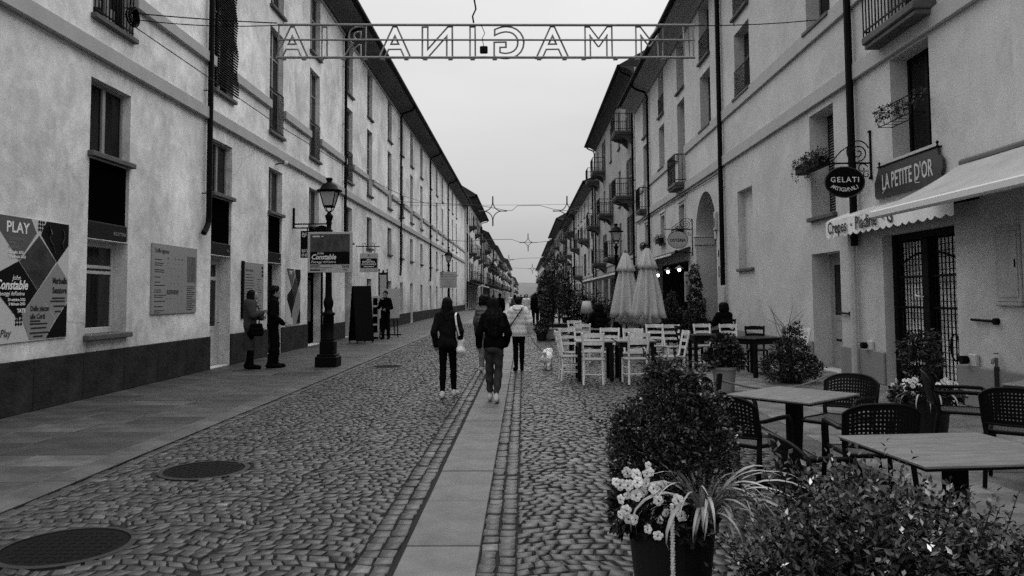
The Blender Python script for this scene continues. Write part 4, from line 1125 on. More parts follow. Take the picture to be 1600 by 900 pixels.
m = MB(); m.extr([(0, 3.3), (-1.7, 2.75), (-1.7, 2.68), (0, 3.24)], 0, 26); m.build('canvas', CLOTH_D, t); MB().box(0, 26, -1.78, -1.705, 2.64, 2.76, .01).build('front_bar', ALU, t)

# fittings on the right wall
for Y, z, lab in ((14.15, .66, 'round wall light low on the wall left of the barred gate'), (10.95, .66, 'round wall light low on the wall right of the barred gate')):
    t = wall_thing('wall_light', lab, 'wall light', 1, Y, z, 'low wall lights beside the gate')
    MB().box(-.06, .14, -.06, 0, -.09, .09, .015).build('housing', FRAME_W, t); MB().tube([(-.06, -.07, 0), (-.06, -.16, 0)], .06, 12).build('lamp_head', IRON, t)
t = wall_thing('water_pipe', 'short grey standpipe with tap on the wall right of the gate', 'pipe', 1, 10.35, 0)
MB().tube([(0, -.06, .02), (0, -.06, .62)], .035, 8).build('pipe', IRON_G, t); m = MB(); m.tube([(0, -.06, .62), (0, -.06, .74)], .022, 8); m.tube([(0, -.06, .72), (.06, -.14, .72), (.06, -.15, .66)], .018, 6); m.tube([(-.04, -.06, .80), (.04, -.06, .80)], .012, 6); m.build('tap', mat('brass_grey', .15, .3, metal=1), t)
t = wall_thing('meter_cabinet', 'pale meter cabinet door on the wall under the open awning', 'cabinet', 1, 10.34, 1.48)
MB().box(0, .52, -.03, 0, 0, .98, .01).build('frame', WALL_R, t); MB().box(.05, .47, -.04, -.031, .06, .92, .008).build('door', WALL_R, t); MB().box(.02, .55, -.06, 0, -.05, -.002, .01).build('sill', WALL_R, t); MB().box(.42, .44, -.05, -.041, .45, .55).build('handle', IRON, t)
for Y, lab in ((14.95, 'black rod bracket on the wall left of the gate'), (10.4, 'black rod bracket on the wall right of the gate')):
    t = wall_thing('wall_bracket', lab, 'bracket', 1, Y, 1.22, 'rod brackets on the cafe wall')
    MB().tube([(.0, -.04, 0), (-.5, -.05, .01)], .02, 6).build('rod', IRON, t); MB().tube([(.03, 0, 0), (.03, -.06, 0)], .045, 10).build('rosette', IRON, t)
t = wall_thing('number_plate', 'white strip sign with black emblems on the wall beside the arch', 'sign', 1, 24.95, 1.1)
MB().box(0, .34, -.03, 0, .1, 3.25, .008).build('board', PAPER, t)
m = MB(); m.box(.06, .2, -.034, -.0305, 1.72, 1.95); m.build('print_lines', INK, t)
MB().tube([(.15+.08*math.cos(i*PI/8), -.032, 1.25+.17*math.sin(i*PI/8)) for i in range(16)], .012, 5, True).build('emblem', INK, t)
t = wall_thing('alarm_box', 'small pale alarm box above the strip sign by the arch', 'alarm box', 1, 25.05, 4.0)
MB().box(0, .22, -.12, 0, -.3, .3, .02).build('housing', PAPER, t); MB().box(.03, .19, -.125, -.121, -.2, .1).build('grille', FRAME_G, t)
t = thing('menu_board', 'white framed menu board on a pale post beside the arch pier', 'menu board', (6.12, 28.6, 0), R(-22))
MB().box(-.16, .16, -.02, .02, 1.36, 2.46, .008).build('frame', PAPER, t); MB().box(-.12, .12, -.024, -.0205, 1.42, 2.40).build('sheet', BOARD, t); MB().box(-.03, .05, -.0, .05, .004, 1.36).build('post', PAPER, t)
m = MB(); m.box(-.10, .08, -.027, -.0245, 2.30, 2.34); m.box(-.1, -.04, -.027, -.0245, 2.02, 2.12)
for k in range(8): m.box(-.08, .04+.03*(k % 2), -.027, -.0245, 1.95-k*.05, 1.965-k*.05)
m.build('print_lines', INK, t)
# glowing lanterns under the dark awning
GLOW = mat('lit_bulb', .8, .4, emit=5.)
for i, (x, y_, z, lab) in enumerate(((5.33, 30.6, 2.38, 'lit hanging lantern under the dark awning, the farthest from the arch'), (5.62, 30.0, 2.5, 'lit hanging lantern under the dark awning, the middle one'), (5.92, 29.3, 2.55, 'lit hanging lantern with a broad shade closest to the arch'))):
    t = thing('hanging_lantern', lab, 'lantern', (x, y_, z), 0, 'lit lanterns in front of the osteria')
    MB().lathe([(.17, .06), (.165, .075), (.05, .14), (.02, .19)], 14).build('lamp_shade', PAPER if i == 2 else FRAME_G, t, smooth=True)
    MB().ball((0, 0, .01), .058, 12, 8).build('bulb', GLOW, t, smooth=True)
    MB().tube([(0, 0, .19), (0, 0, 3.1-z)], .008, 5).build('cord', IRON, t)

# ------------------------------------------------------------------ light-letter truss across the street
SGY = 13.5
STEEL = mat('truss_steel', .20, .45, .2, 20, metal=.3)
NEON = mat('light_tube', .20, .35, .2, 14, spec=.6)
t = thing('illuminated_sign', 'ladder truss strung across the street carrying tube letters seen from behind', 'light sign', (0, SGY, 0), R(-.4))
zl = lambda x: 5.92-(x+4.4)*.014
zh = lambda x: 6.52-(x+4.4)*.016
for nm, f0, rad in (('top_rail', 0., .024), ('middle_rail', .46, .018), ('bottom_rail', 1., .024)):
    pts = [(x, 0.0, zh(x)+(zl(x)-zh(x))*f0) for x in np.linspace(-4.40, 3.08, 16)]
    MB().tube(pts, rad, 8).build(nm, STEEL, t)
for x in (-4.38, 3.05):
    MB().tube([(x, 0, zh(x)), (x, 0, zl(x))], .016, 6).build('end_post', STEEL, t)
def letter_x(px): return (px-818)/1200*13.6
LET = [('A', 452), ('I', 504), ('R', 555), ('A', 616), ('N', 684), ('I', 740), ('G', 797), ('A', 866), ('M', 939), ('M', 1019), ('I', 1077)]
for ch, px in LET:
    c = bpy.data.curves.new('letter', 'FONT'); c.body = ch; c.size = .80; c.align_x = 'CENTER'; c.fill_mode = 'NONE'; c.bevel_depth = .016; c.bevel_resolution = 1; c.resolution_u = 5; c.offset = .012
    tmp = bpy.data.objects.new('t', c); me = bpy.data.meshes.new_from_object(tmp); bpy.data.objects.remove(tmp); me.materials.clear(); me.materials.append(NEON); me.name = 'letter'
    x = letter_x(px)
    ob('letter', me, t, (x, .03, zl(x)+.01), (PI/2, 0, PI), (1.02 if ch in 'AGN' else .9, 1, 1))
for px in (440, 472, 500, 535, 570, 597, 635, 665, 705, 740, 775, 845, 885, 915, 965, 1000, 1040): x = letter_x(px); ob('clip', cached('clip', lambda: MB().box(-.04, .04, -.02, .035, -.045, -.02, .006).mesh('clip', STEEL)), t, (x, 0, zl(x)))
m = MB(); x = -.68; m.tube([(x-.05, -.03, 6.46), (x+.02, -.035, 6.3), (x-.03, -.03, 6.2), (x, -.03, 6.05)], .007, 5); m.build('lead', IRON, t); MB().box(x-.07, x+.07, -.07, .0, 5.93, 6.06, .015).build('junction_box', IRON, t)
def wire(pts, r, label, sag=0., group='overhead wires', mt=None, n=18):
    a, b = Vector(pts[0]), Vector(pts[-1]); P = []
    if len(pts) == 2:
        for i in range(n+1):
            q = a.lerp(b, i/n); q.z -= sag*4*(i/n)*(1-i/n); P.append(q)
    else: P = pts
    o = MB().tube(P, r, 5).build('overhead_wire', mt or IRON, None)
    return tag(o, label, 'wire', group)
wire([(XL+.1, 13.4, 6.72), (-4.4, 13.5, 6.54)], .011, 'upper of two wires from the cable coil to the left end of the letter truss', .02)
wire([(XL+.12, 13.45, 6.62), (-4.4, 13.5, 6.50)], .009, 'lower of two wires from the cable coil to the left end of the letter truss', .06)
wire([(3.08, 13.5, 6.40), (5.4, 13.9, 6.62)], .009, 'wire from the right end of the letter truss to the near balcony', .03)
wire([(-.86, 13.5, 6.5), (-.88, 13.5, 6.62), (-.82, 13.5, 6.75), (-.86, 13.5, 7.0), (-.85, 13.5, 8.6)], .016, 'thick twisted cable hanging down to the middle of the letter truss')
wire([(XL, 13.5, 8.75), (XR, 13.5, 8.75)], .010, 'support wire high above the letter truss', .15)
wire([(XL+.1, 13.5, 6.5), (-6.3, 19.5, 6.05), (-5.7, 26, 5.85), (-5.2, 33, 5.98), (-4.6, 40.8, 6.42)], .010, 'thin slack cable running from the cable coil along the left house')
# star lights
STARM = mat('star_tube', .03, .4, .2, 10)
def star(x, y, z, h, w, label):
    t = thing('star_light', label, 'star light', (x, y, z), 0, 'star lights hung over the street')
    q = .30*h
    m = MB()
    for sx in (-1, 1):
        for sz in (-1, 1):
            pts = []
            for i in range(9):
                a = PI/2*i/8
                pts.append((sx*(q-q*math.sin(a)), 0, sz*(q-q*math.cos(a))))
            pts = [(0.012*sx, 0, sz*h/2)] + [(p[0]+.012*sx, 0, p[2]) for p in reversed(pts)][0:0] + [(sx*(q*(1-math.cos(PI/2*i/8)))+.012*sx, 0, sz*(q*(1-math.sin(PI/2*(1-i/8)))+0) if False else sz*q*(1-math.sin(PI/2*i/8))) for i in range(9)] + [(sx*w/2, 0, .012*sz)]
            m.tube(pts, .026, 5)
    m.build('star_outline', STARM, t)
    return t
def starwire(y, z, pts, label): return wire(pts, .014 if y < 60 else .02, label, mt=STARM)
starwire(41, 6.5, [(XL, 41, 6.75), (-2.4, 41, 6.5), (-.9, 41, 6.2), (-.6, 41, 6.2), (-.3, 41, 6.45), (.9, 41, 6.46), (1.6, 41, 6.25), (2.35, 41, 6.15), (3.2, 41, 6.4), (XR, 41, 6.6)], 'star light wire nearest the letter truss')
wire([(XL, 41.05, 6.55), (XR, 41.05, 6.55)], .008, 'thin straight support wire of the nearest two stars', .05)
star(-1.63, 41, 6.17, 1.6, 1.52, 'big star light at left on the nearest star wire')
star(2.35, 41, 6.15, 1.6, 1.52, 'big star light at right on the nearest star wire, before the eaves')
starwire(66, 6.3, [(-6.9, 66, 6.5), (-4.6, 66, 6.35), (-3.6, 66, 6.5), (-1, 66, 6.5), (-.3, 66, 6.25), (1.17, 66, 6.22), (3, 66, 6.4), (6.2, 66, 6.5)], 'second star light wire, above the strollers')
star(.4, 66, 6.22, 1.55, 1.5, 'single star light in the middle of the second wire')
starwire(92, 6.2, [(-6.8, 92, 6.2), (-1.8, 92, 5.97), (0, 92, 6.15), (3, 92, 6.2), (6, 92, 6.3)], 'third star light wire down the street')
star(-1.77, 92, 5.97, 1.2, 1.2, 'small star light on the third wire, left of centre')
starwire(112, 5.9, [(-6.5, 112, 6.0), (-1, 112, 5.7), (1.3, 112, 5.6), (5.8, 112, 6.0)], 'fourth and farthest star light wire')
star(1.27, 112, 5.6, 1.45, 1.3, 'tiny star light on the farthest wire')
# ================================================================== FURNITURE
def perf_panel(S, nu, nv, hole=.5, th=.012, mtl=None, name='panel', solid=lambda i, j: False):
    """perforated curved panel over S(u,v), u,v in 0..1, one square hole per cell"""
    def P(u, v, side):
        e = 1e-3
        p = Vector(S(u, v)); a = Vector(S(min(u+e, 1), v))-Vector(S(max(u-e, 0), v)); b = Vector(S(u, min(v+e, 1)))-Vector(S(u, max(v-e, 0)))
        nn = a.cross(b).normalized()
        return p+nn*(th/2*side)
    V = []; F = []; idx = {}
    def vid(u, v, s):
        k = (round(u, 5), round(v, 5), s)
        if k not in idx: idx[k] = len(V); V.append(tuple(P(u, v, s)))
        return idx[k]
    g = (1-hole)/2
    for i in range(nu):
        for j in range(nv):
            o = [(i/nu, j/nv), ((i+1)/nu, j/nv), ((i+1)/nu, (j+1)/nv), (i/nu, (j+1)/nv)]
            q = [((i+g)/nu, (j+g)/nv), ((i+1-g)/nu, (j+g)/nv), ((i+1-g)/nu, (j+1-g)/nv), ((i+g)/nu, (j+1-g)/nv)]
            A = [vid(*p, 1) for p in o]; B = [vid(*p, -1) for p in o]
            if solid(i, j): F.append(tuple(A)); F.append(tuple(reversed(B))); continue
            C_ = [vid(*p, 1) for p in q]; D = [vid(*p, -1) for p in q]
            for k in range(4):
                l = (k+1) % 4
                F.append((A[k], A[l], C_[l], C_[k])); F.append((B[l], B[k], D[k], D[l])); F.append((C_[k], C_[l], D[l], D[k]))
    m = MB(); m.add(V, F); return m.mesh(name, mtl, fix=False)
def seat_S(u, v):
    x = (u-.5)*(.45-.05*(1-v)); y = -.21+.44*v
    return (x, y, .455-.018*math.sin(PI*u)*math.sin(PI*v)-.03*max(0, v-.85)*3)
def back_S(u, v):
    a = 2*u-1
    x = a*(.245+.012*v); ztop = .835-.055*a**4-.02*a*a
    z = .53+(ztop-.53)*v
    y = -.235-.075*(1-a*a)-.05*v
    return (x, y, z)
def resin_chair():
    t = empty('resin_chair')
    ob('seat', perf_panel(seat_S, 20, 20, .42, .014, RESIN_S, 'seat', lambda i, j: i in (0, 19) or j in (0, 19)), t)
    ob('backrest', perf_panel(back_S, 19, 10, .42, .012, RESIN, 'backrest', lambda i, j: j in (0, 9) or i in (0, 18)), t)
    m = MB(); N = 16
    e = [back_S(i/N, 1) for i in range(N+1)]
    m.tube([back_S(0, v/4) for v in range(4)]+e+[back_S(1, 1-v/4) for v in range(1, 5)], .012, 6); m.tube([back_S(i/N, 0) for i in range(N+1)], .012, 6)
    m.build('back_rim', RESIN, t, smooth=True)
    m = MB(); m.tube([seat_S(u, v) for u, v in ([(i/6, 0) for i in range(6)]+[(1, i/6) for i in range(6)]+[(1-i/6, 1) for i in range(6)]+[(0, 1-i/6) for i in range(6)])], .016, 6, True, 1.3)
    m.build('seat_rim', RESIN, t, smooth=True)
    for sx in (-1, 1):
        m = MB(); m.tube([(sx*.25, .24, .005), (sx*.238, .215, .45), (sx*.245, .20, .60), (sx*.25, .17, .645)], [.017, .02, .02, .019], 8); m.build('leg', RESIN, t, smooth=True)
        m = MB(); m.tube([(sx*.245, -.29, .005), (sx*.225, -.215, .44), (sx*.235, -.225, .53), (sx*.25, -.255, .66)], [.017, .021, .02, .014], 8); m.build('leg', RESIN, t, smooth=True)
        m = MB(); m.tube([(sx*.25, .19, .63), (sx*.253, .16, .652), (sx*.256, .0, .655), (sx*.256, -.18, .65), (sx*.252, -.265, .655)], [.016, .021, .022, .020, .014], 8, flat=.7); m.build('armrest', RESIN, t, smooth=True)
    return t
ch0 = resin_chair()
RES = [(1.75, 6.12, -48, 'black perforated chair right behind the big flower pot, its open seat in full view'),
       (1.80, 7.14, 221, 'black perforated chair mostly hidden by the potted shrub, only its back top showing'),
       (2.86, 7.14, 132, 'black perforated chair with its back to the barred gate, beyond the cornerwise table'),
       (2.50, 5.72, -4, 'black perforated chair between the two slate tables, broad back to the viewer'),
       (1.70, 4.20, -88, 'black chair at the left edge of the nearest table, partly behind the hedge'),
       (2.62, 3.46, 62, 'black chair cut by the right border, one arm and leg showing by the hedge'),
       (4.28, 7.62, -118, 'black perforated chair by the gate plant, left of the rear slate table'),
       (4.12, 6.52, -36, 'wide black perforated chair at the right border with the rear table before it')]
for i, (x, y, rz, lab) in enumerate(RES):
    o = ch0 if i == 0 else copy_tree(ch0)
    o.location = (x, y, .005); o.rotation_euler = (0, 0, R(rz)); tag(o, lab, 'chair', 'black perforated resin chairs')
SLATE = mat('table_slate', .15, .5, .3, 5, .05, 30, spec=.4, stretch=(1, 4, 1))
def cafe_table(x, y, rz, w, d, label):
    t = thing('cafe_table', label, 'table', (x, y, .005), R(rz), 'slate topped cafe tables')
    MB().box(-w/2, w/2, -d/2, d/2, .735, .752, .004).build('tabletop', SLATE, t)
    MB().box(-w/2+.008, w/2-.008, -d/2+.008, d/2-.008, .722, .734).build('edge_band', IRON, t)
    MB().box(-.05, .05, -.05, .05, .03, .70, .008).build('column', IRON, t); MB().box(-.17, .17, -.17, .17, .70, .721).build('plate', IRON, t)
    MB().box(-.24, .24, -.24, .24, .0, .028, .01).build('foot', IRON, t)
    return t
cafe_table(2.28, 6.62, 41.5, .83, .76, 'square slate table standing cornerwise, second from the viewer')
cafe_table(2.35, 4.30, 6, .88, .84, 'nearest square slate table, large at the right border')
cafe_table(5.02, 7.22, 38, .85, .8, 'rear slate table by the wall, cut by the right border')

CHAIRW = mat('pale_wood', .74, .6, .22, 5, .1, 60, stretch=(6, 6, .6))
RUSH = mat('rush_seat', .26, .85, .3, 30)
def ladder_chair(mt, seat_m):
    t = empty('wooden_chair')
    for sx in (-1, 1):
        MB().bar((sx*.19, .19, 0), (sx*.185, .185, .44), .036, .036).build('leg', mt, t)
        m = MB(); m.tube([(sx*.175, -.20, 0), (sx*.165, -.175, .25), (sx*.165, -.175, .46), (sx*.18, -.23, .72), (sx*.19, -.275, .93)], .021, 6); m.build('leg', mt, t)
        for z in (.16, .29): MB().bar((sx*.185, .18, z), (sx*.168, -.17, z+.01), .018, .02).build('stretcher', mt, t)
    for y_, z in ((.187, .22), (-.18, .19)): MB().bar((-.18, y_, z), (.18, y_, z), .018, .02).build('stretcher', mt, t)
    for z, h in ((.885, .07), (.74, .05), (.61, .045)):
        y_ = -.175-(z-.46)*.205; vs = []; fs = []
        for i in range(9):
            a = i/4-1; yy = y_-.035*(1-a*a); zb = z-h/2; zt = z+h/2+.012*(1-a*a)
            vs += [(a*.182, yy, zb), (a*.182, yy, zt), (a*.182, yy-.014, zb), (a*.182, yy-.014, zt)]
        for i in range(8):
            q = i*4; r = q+4
            fs += [(q, r, r+1, q+1), (q+2, q+3, r+3, r+2), (q+1, r+1, r+3, q+3), (q, q+2, r+2, r)]
        MB().add(vs, fs).build('back_slat', mt, t)
    MB().box(-.205, .205, -.195, .21, .43, .46, .012).build('seat', seat_m, t)
    return t
lc = ladder_chair(CHAIRW, RUSH)
LAD = [(1.25, 14.02, -6, 'pale ladder-back chair before the wooden tables, left of the two showing backs'),
       (2.02, 14.12, 8, 'pale ladder-back chair in front of the wooden tables, the right one half behind the shrub'),
       (.88, 14.75, -85, 'pale wooden chair seen side on at the left end of the wooden tables'),
       (1.02, 15.75, -150, 'pale wooden chair behind the side-on chair at the left corner of the tables'),
       (1.75, 15.7, 176, 'pale wooden chair on the far side between the two wooden tables'),
       (2.15, 15.35, 170, 'pale wooden chair on the far side, pushed against the right wooden table'),
       (2.78, 14.55, 96, 'pale wooden chair seen edge on at the right end of the tables, beside the shrub'),
       (1.45, 20.6, 200, 'small pale chair at the rear dark table next to the lamp with white shade'),
       (1.4, 18.6, -5, 'small pale chair before the rear dark table, back to the viewer'),
       (3.0, 17.6, 178, 'pale chair under the closed parasols, left one'),
       (3.35, 17.3, 185, 'pale chair under the closed parasols, right one'),
       (4.12, 17.6, 184, 'pale chair behind the potted geranium, left of the pair at the dark table'),
       (4.62, 17.35, 176, 'pale chair behind the potted geranium, right of the pair at the dark table'),
       (5.3, 15.3, 100, 'pale chair half hidden behind the dark bush near the cafe door')]
for i, (x, y, rz, lab) in enumerate(LAD):
    o = lc if i == 0 else copy_tree(lc)
    o.location = (x, y, .006); o.rotation_euler = (0, 0, R(rz)); tag(o, lab, 'chair', 'pale wooden restaurant chairs')
ld = ladder_chair(WOOD_D, WOOD_D)
for i, (x, y, rz, lab) in enumerate([(3.62, 16.9, -80, 'dark wooden chair seen side on left of the potted geranium'), (4.85, 16.2, 170, 'dark wooden chair whose back stands up over the dark table near the bush'),
                                     (3.35, 19.2, 10, 'dark wooden chair under the right edge of the larger parasol'), (4.4, 20.2, 20, 'dark wooden chair in front of the seated man by the wall')]):
    o = ld if i == 0 else copy_tree(ld)
    o.location = (x, y, .006); o.rotation_euler = (0, 0, R(rz)); tag(o, lab, 'chair', 'dark wooden restaurant chairs')
def wood_table(x, y, rz, w, d, label, top=None):
    t = thing('dining_table', label, 'table', (x, y, .006), R(rz), 'wooden dining tables')
    MB().box(-w/2, w/2, -d/2, d/2, .72, .75, .006).build('tabletop', top or WOOD_D, t)
    m = MB(); m.box(-w/2+.04, w/2-.04, -d/2+.04, d/2-.04, .63, .719); m.build('apron', WOOD_D, t)
    for sx in (-1, 1):
        for sy in (-1, 1): MB().box(sx*(w/2-.06)-.035, sx*(w/2-.06)+.035, sy*(d/2-.06)-.035, sy*(d/2-.06)+.035, 0, .63, .006).build('leg', WOOD_D, t)
    return t
WT = mat('table_grey_wood', .13, .5, .3, 5, stretch=(1, 6, 1))
wood_table(1.33, 14.75, 0, .72, .75, 'dark wooden table behind the left ladder-back chair', WT)
wood_table(2.10, 14.75, 0, .72, .75, 'dark wooden table behind the right ladder-back chair', WT)
wood_table(1.75, 19.6, 3, 1.2, .8, 'rear dark table laid out beyond the pale chairs')
wood_table(3.25, 18.4, 0, .9, .8, 'dark table under the closed parasols')
wood_table(4.55, 15.4, 32, .85, .85, 'dark table standing cornerwise left of the dark bush')
wood_table(3.95, 16.6, 0, .8, .7, 'dark table behind the potted geranium')
wood_table(1.95, 24.0, 0, .8, .7, 'small dark sideboard table carrying the lamp with white shade')
t = thing('table_lamp', 'table lamp with a white tapered shade on the rear table', 'lamp', (1.95, 24.0, .757))
MB().lathe([(.09, 0), (.09, .02), (.02, .05), (.03, .15), (.015, .3)], 10).build('base', WOOD_D, t, smooth=True)
MB().lathe([(.21, .30), (.12, .68)], 18).build('lamp_shade', PAPER, t, smooth=True)

# closed parasols
PCLOTH = mat('parasol_cloth', .48, .9, .1, 4, .1, 60)
def parasol(x, y, s, label, rz):
    t = thing('parasol', label, 'parasol', (x, y, .005), rz, 'closed parasols between the tables')
    t.scale = (s, s, s)
    MB().lathe([(.24, 0), (.24, .05), (.05, .09), (.04, .3)], 16).lathe([(.028, .05), (.024, 2.86), (.03, 2.9), (.01, 2.96)], 10).build('pole', WOOD_D, t)
    def drape(zr, n=64, folds=8, amp=.3, seed=0, drop=.1):
        rr = random.Random(seed); ph = [rr.uniform(-.3, .3) for _ in range(folds)]; V = []; F = []
        K = len(zr)
        for k, (z, r) in enumerate(zr):
            f = k/(K-1)
            for j in range(n):
                a = 2*PI*j/n; c = math.cos(folds*a+ph[int(j*folds/n)]*1.2+.5*math.sin(3*z))
                rad = r*(1+amp*f**.6*c); zz = z-(drop*f*f*max(0, -c) if k == K-1 else 0)
                V.append((rad*math.cos(a), rad*math.sin(a), zz))
        for k in range(K-1):
            for j in range(n): F.append((k*n+j, k*n+(j+1) % n, (k+1)*n+(j+1) % n, (k+1)*n+j))
        k0 = len(V); V2 = [(v[0]*.93, v[1]*.93, v[2]) for v in V]; V += V2; F += [tuple(q+k0 for q in reversed(f)) for f in F]
        b = (K-1)*n
        for j in range(n): F.append((b+j, b+(j+1) % n, k0+b+(j+1) % n, k0+b+j))
        return MB().add(V, F)
    drape([(2.62, .15), (2.3, .20), (1.9, .265), (1.5, .32), (1.15, .365), (.98, .39)], folds=9, amp=.36, seed=1, drop=-.16).build('canopy', PCLOTH, t, smooth=True)
    drape([(2.88, .06), (2.8, .10), (2.65, .16), (2.45, .22), (2.34, .265)], folds=8, amp=.16, seed=2, drop=.06).build('top_flounce', PCLOTH, t, smooth=True)
    drape([(1.5, .2), (1.1, .25), (.85, .27)], folds=7, amp=.4, seed=3, drop=.12).build('inner_folds', PCLOTH, t, smooth=True)
    MB().lathe([(.055, 2.86), (.06, 2.90), (.02, 2.93)], 10).build('cap', WOOD_D, t)
    return t
parasol(3.38, 21.0, 1.0, 'larger closed pale parasol, in front on the right of the pair', .2)
parasol(3.0, 22.6, .99, 'closed pale parasol behind the larger one, on the left of the pair', .7)

# ================================================================== PLANTS
def leaf_mesh(name, P, D, L, W, tone, mt, fold=.35):
    """P,D (n,3) leaf bases and directions, L,W lengths and widths"""
    n = len(P); D = D/np.linalg.norm(D, axis=1, keepdims=True)
    up = nrng.normal(size=(n, 3)); up[:, 2] += 1.0
    S = np.cross(D, up); S /= np.linalg.norm(S, axis=1, keepdims=True)+1e-9
    N = np.cross(S, D)
    L = L[:, None]; W = W[:, None]
    mid = P+D*L*.45
    a = P; b = mid+S*W*.5+N*W*fold*.5; c = P+D*L-N*L*.12; d = mid-S*W*.5+N*W*fold*.5
    V = np.stack([a, b, c, d], 1).reshape(-1, 3)
    i = np.arange(n)[:, None]*4
    F = np.concatenate([i+np.array([[0, 1, 2]]), i+np.array([[0, 2, 3]])], 1).reshape(-1, 3)
    return np_mesh(name, V, F, mt, np.repeat(tone, 2))
def tones(n, lo=.45, bright=.12):
    t = lo+nrng.gamma(1.2, .5, n)
    m = nrng.random(n) < bright; t[m] *= nrng.uniform(2., 7., m.sum())  # random leaves brightened, sky glints painted into their tone
    return t
def blob_leaves(n, blobs, L, W, up=.3, shell=.55, wild=.9):
    """leaves spread through ellipsoid clumps; blobs (x,y,z,rx,ry,rz)"""
    vol = np.array([b[3]*b[4]+b[5]*b[3] for b in blobs]); k = nrng.choice(len(blobs), n, p=vol/vol.sum())
    B = np.array(blobs)[k]
    d = nrng.normal(size=(n, 3)); d /= np.linalg.norm(d, axis=1, keepdims=True)
    r = shell+(1-shell)*nrng.random(n)**.5; r += nrng.normal(0, .07, n)
    P = B[:, :3]+d*r[:, None]*B[:, 3:]
    D = d+nrng.normal(0, wild*.6, (n, 3)); D[:, 2] += up
    return P, D, L*nrng.uniform(.6, 1.3, n), W*nrng.uniform(.7, 1.25, n)
def cluster_blobs(c, r, n, size, zs=1., seed=0):
    rr = np.random.default_rng(seed); out = []
    for _ in range(n):
        d = rr.normal(size=3); d /= np.linalg.norm(d); q = rr.uniform(.45, .95)
        s = size*rr.uniform(.7, 1.3)
        out.append((c[0]+d[0]*r[0]*q, c[1]+d[1]*r[1]*q, c[2]+d[2]*r[2]*q, s, s, s*zs))
    return out
def twigs(m, base, tips, r=.004, seed=0):
    rr = random.Random(seed)
    for tx, ty, tz in tips:
        a = Vector(base); b = Vector((tx, ty, tz)); mid = a.lerp(b, .5)+Vector((rr.uniform(-.05, .05), rr.uniform(-.05, .05), .04))
        m.tube([a, mid, b], [r*1.8, r*1.3, r*.5], 5)
    return m
def shrub_core(blobs, mt, k=.72):
    """dark twiggy mass of crossing stems inside a crown"""
    m = MB(); rr = random.Random(4)
    for b in blobs:
        for _ in range(4):
            d = Vector((rr.gauss(0, 1), rr.gauss(0, 1), rr.gauss(0, 1))).normalized()
            p = Vector(b[:3]); q = p+Vector((d.x*b[3], d.y*b[4], d.z*b[5]))*k
            m.tube([p-(q-p)*.5, p, q], .006, 4)
    return m
FLOWER_W = mat('petal_white', .68, .7, .25, 60, spec=.2); FLOWER_C = mat('petal_dark', .05, .6)
def pansy_mesh():
    m = MB()
    for k, (a, r, s_) in enumerate(((90, .017, .017), (162, .016, .015), (18, .016, .015), (235, .017, .017), (305, .017, .017))):
        cx, cz = r*math.cos(R(a)), r*math.sin(R(a)); n = 8
        vs = [(cx, -.004-.001*k, cz)]+[(cx+s_*math.cos(2*PI*i/n)*(1+.1*math.sin(3*i)), .002*math.sin(2.3*i+k)-.001*k, cz+s_*math.sin(2*PI*i/n)) for i in range(n)]
        m.add(vs, [(0, 1+i, 1+(i+1) % n) for i in range(n)])
    m.cm = 1; m.add([(.006*math.cos(2*PI*i/6), -.0105, .006*math.sin(2*PI*i/6)-.002) for i in range(6)], [tuple(range(6))])
    return m.mesh('flower', [FLOWER_W, FLOWER_C], fix=False)
PANSY = pansy_mesh()
def blade_mesh(l, bend, w, seed):
    rr = random.Random(seed); n = 9; vs = []; fs = []; x = 0; z = 0; a = R(72)
    tw = rr.uniform(-.4, .4)
    for i in range(n+1):
        f = i/n; ww = w*(.55+.9*f*(1-f)*1.6)*(1-f**4)+.0006
        s_ = math.sin(tw*f)
        vs += [(x, -ww, z+ww*.35-s_*ww), (x, 0, z), (x, ww, z+ww*.35+s_*ww)]
        x += l/n*math.cos(a); z += l/n*math.sin(a); a -= bend/n*(1+1.1*f)
    for i in range(n):
        q = i*3; fs += [(q, q+3, q+4, q+1), (q+1, q+4, q+5, q+2)]
    return MB().add(vs, fs).mesh('leaf', BLADE, smooth=True, fix=False)
BLADE = mat('variegated_blade', .33, .42, .7, 14, spec=.4, stretch=(.1, 5, 1))

# --- the big pot in front: shrub, pansies, spider plant
PX, PY = .68, 3.66
t = thing('potted_plants', 'big black pot with a leafy shrub, white pansies and a striped spider plant', 'potted plant', (PX, PY, 0))
MB().lathe([(.135, .004), (.15, .05), (.20, .52), (.215, .525), (.218, .60), (.20, .60), (.19, .55), (.0, .55)], 28).build('pot', POT_B, t, smooth=False)
blobs = [(-.04, .02, .98, .20, .2, .16), (.01, .03, 1.15, .14, .14, .10), (-.13, .0, .90, .15, .15, .16), (.13, .02, .93, .15, .15, .15), (-.19, .02, .78, .09, .12, .12), (.03, -.02, .80, .2, .18, .14), (-.03, .02, 1.235, .08, .08, .05), (.11, .0, 1.17, .05, .06, .05), (.16, .0, 1.06, .06, .06, .05), (-.22, .02, .97, .06, .06, .07), (.22, .02, 1.01, .07, .07, .06), (.24, .02, .85, .09, .1, .09)]
P, D, L_, W_ = blob_leaves(15000, blobs, .023, .012, .35, .5)
tt = tones(15000, .12, .12); ob('crown', leaf_mesh('crown', P, D, L_, W_, tt, LEAF), t)
m = shrub_core(blobs, BARK); twigs(m, (0, 0, .55), [(b[0], b[1], b[2]) for b in blobs], .006)
SP_, SD_, SL_, SW_ = [], [], [], []
rr = np.random.default_rng(17)
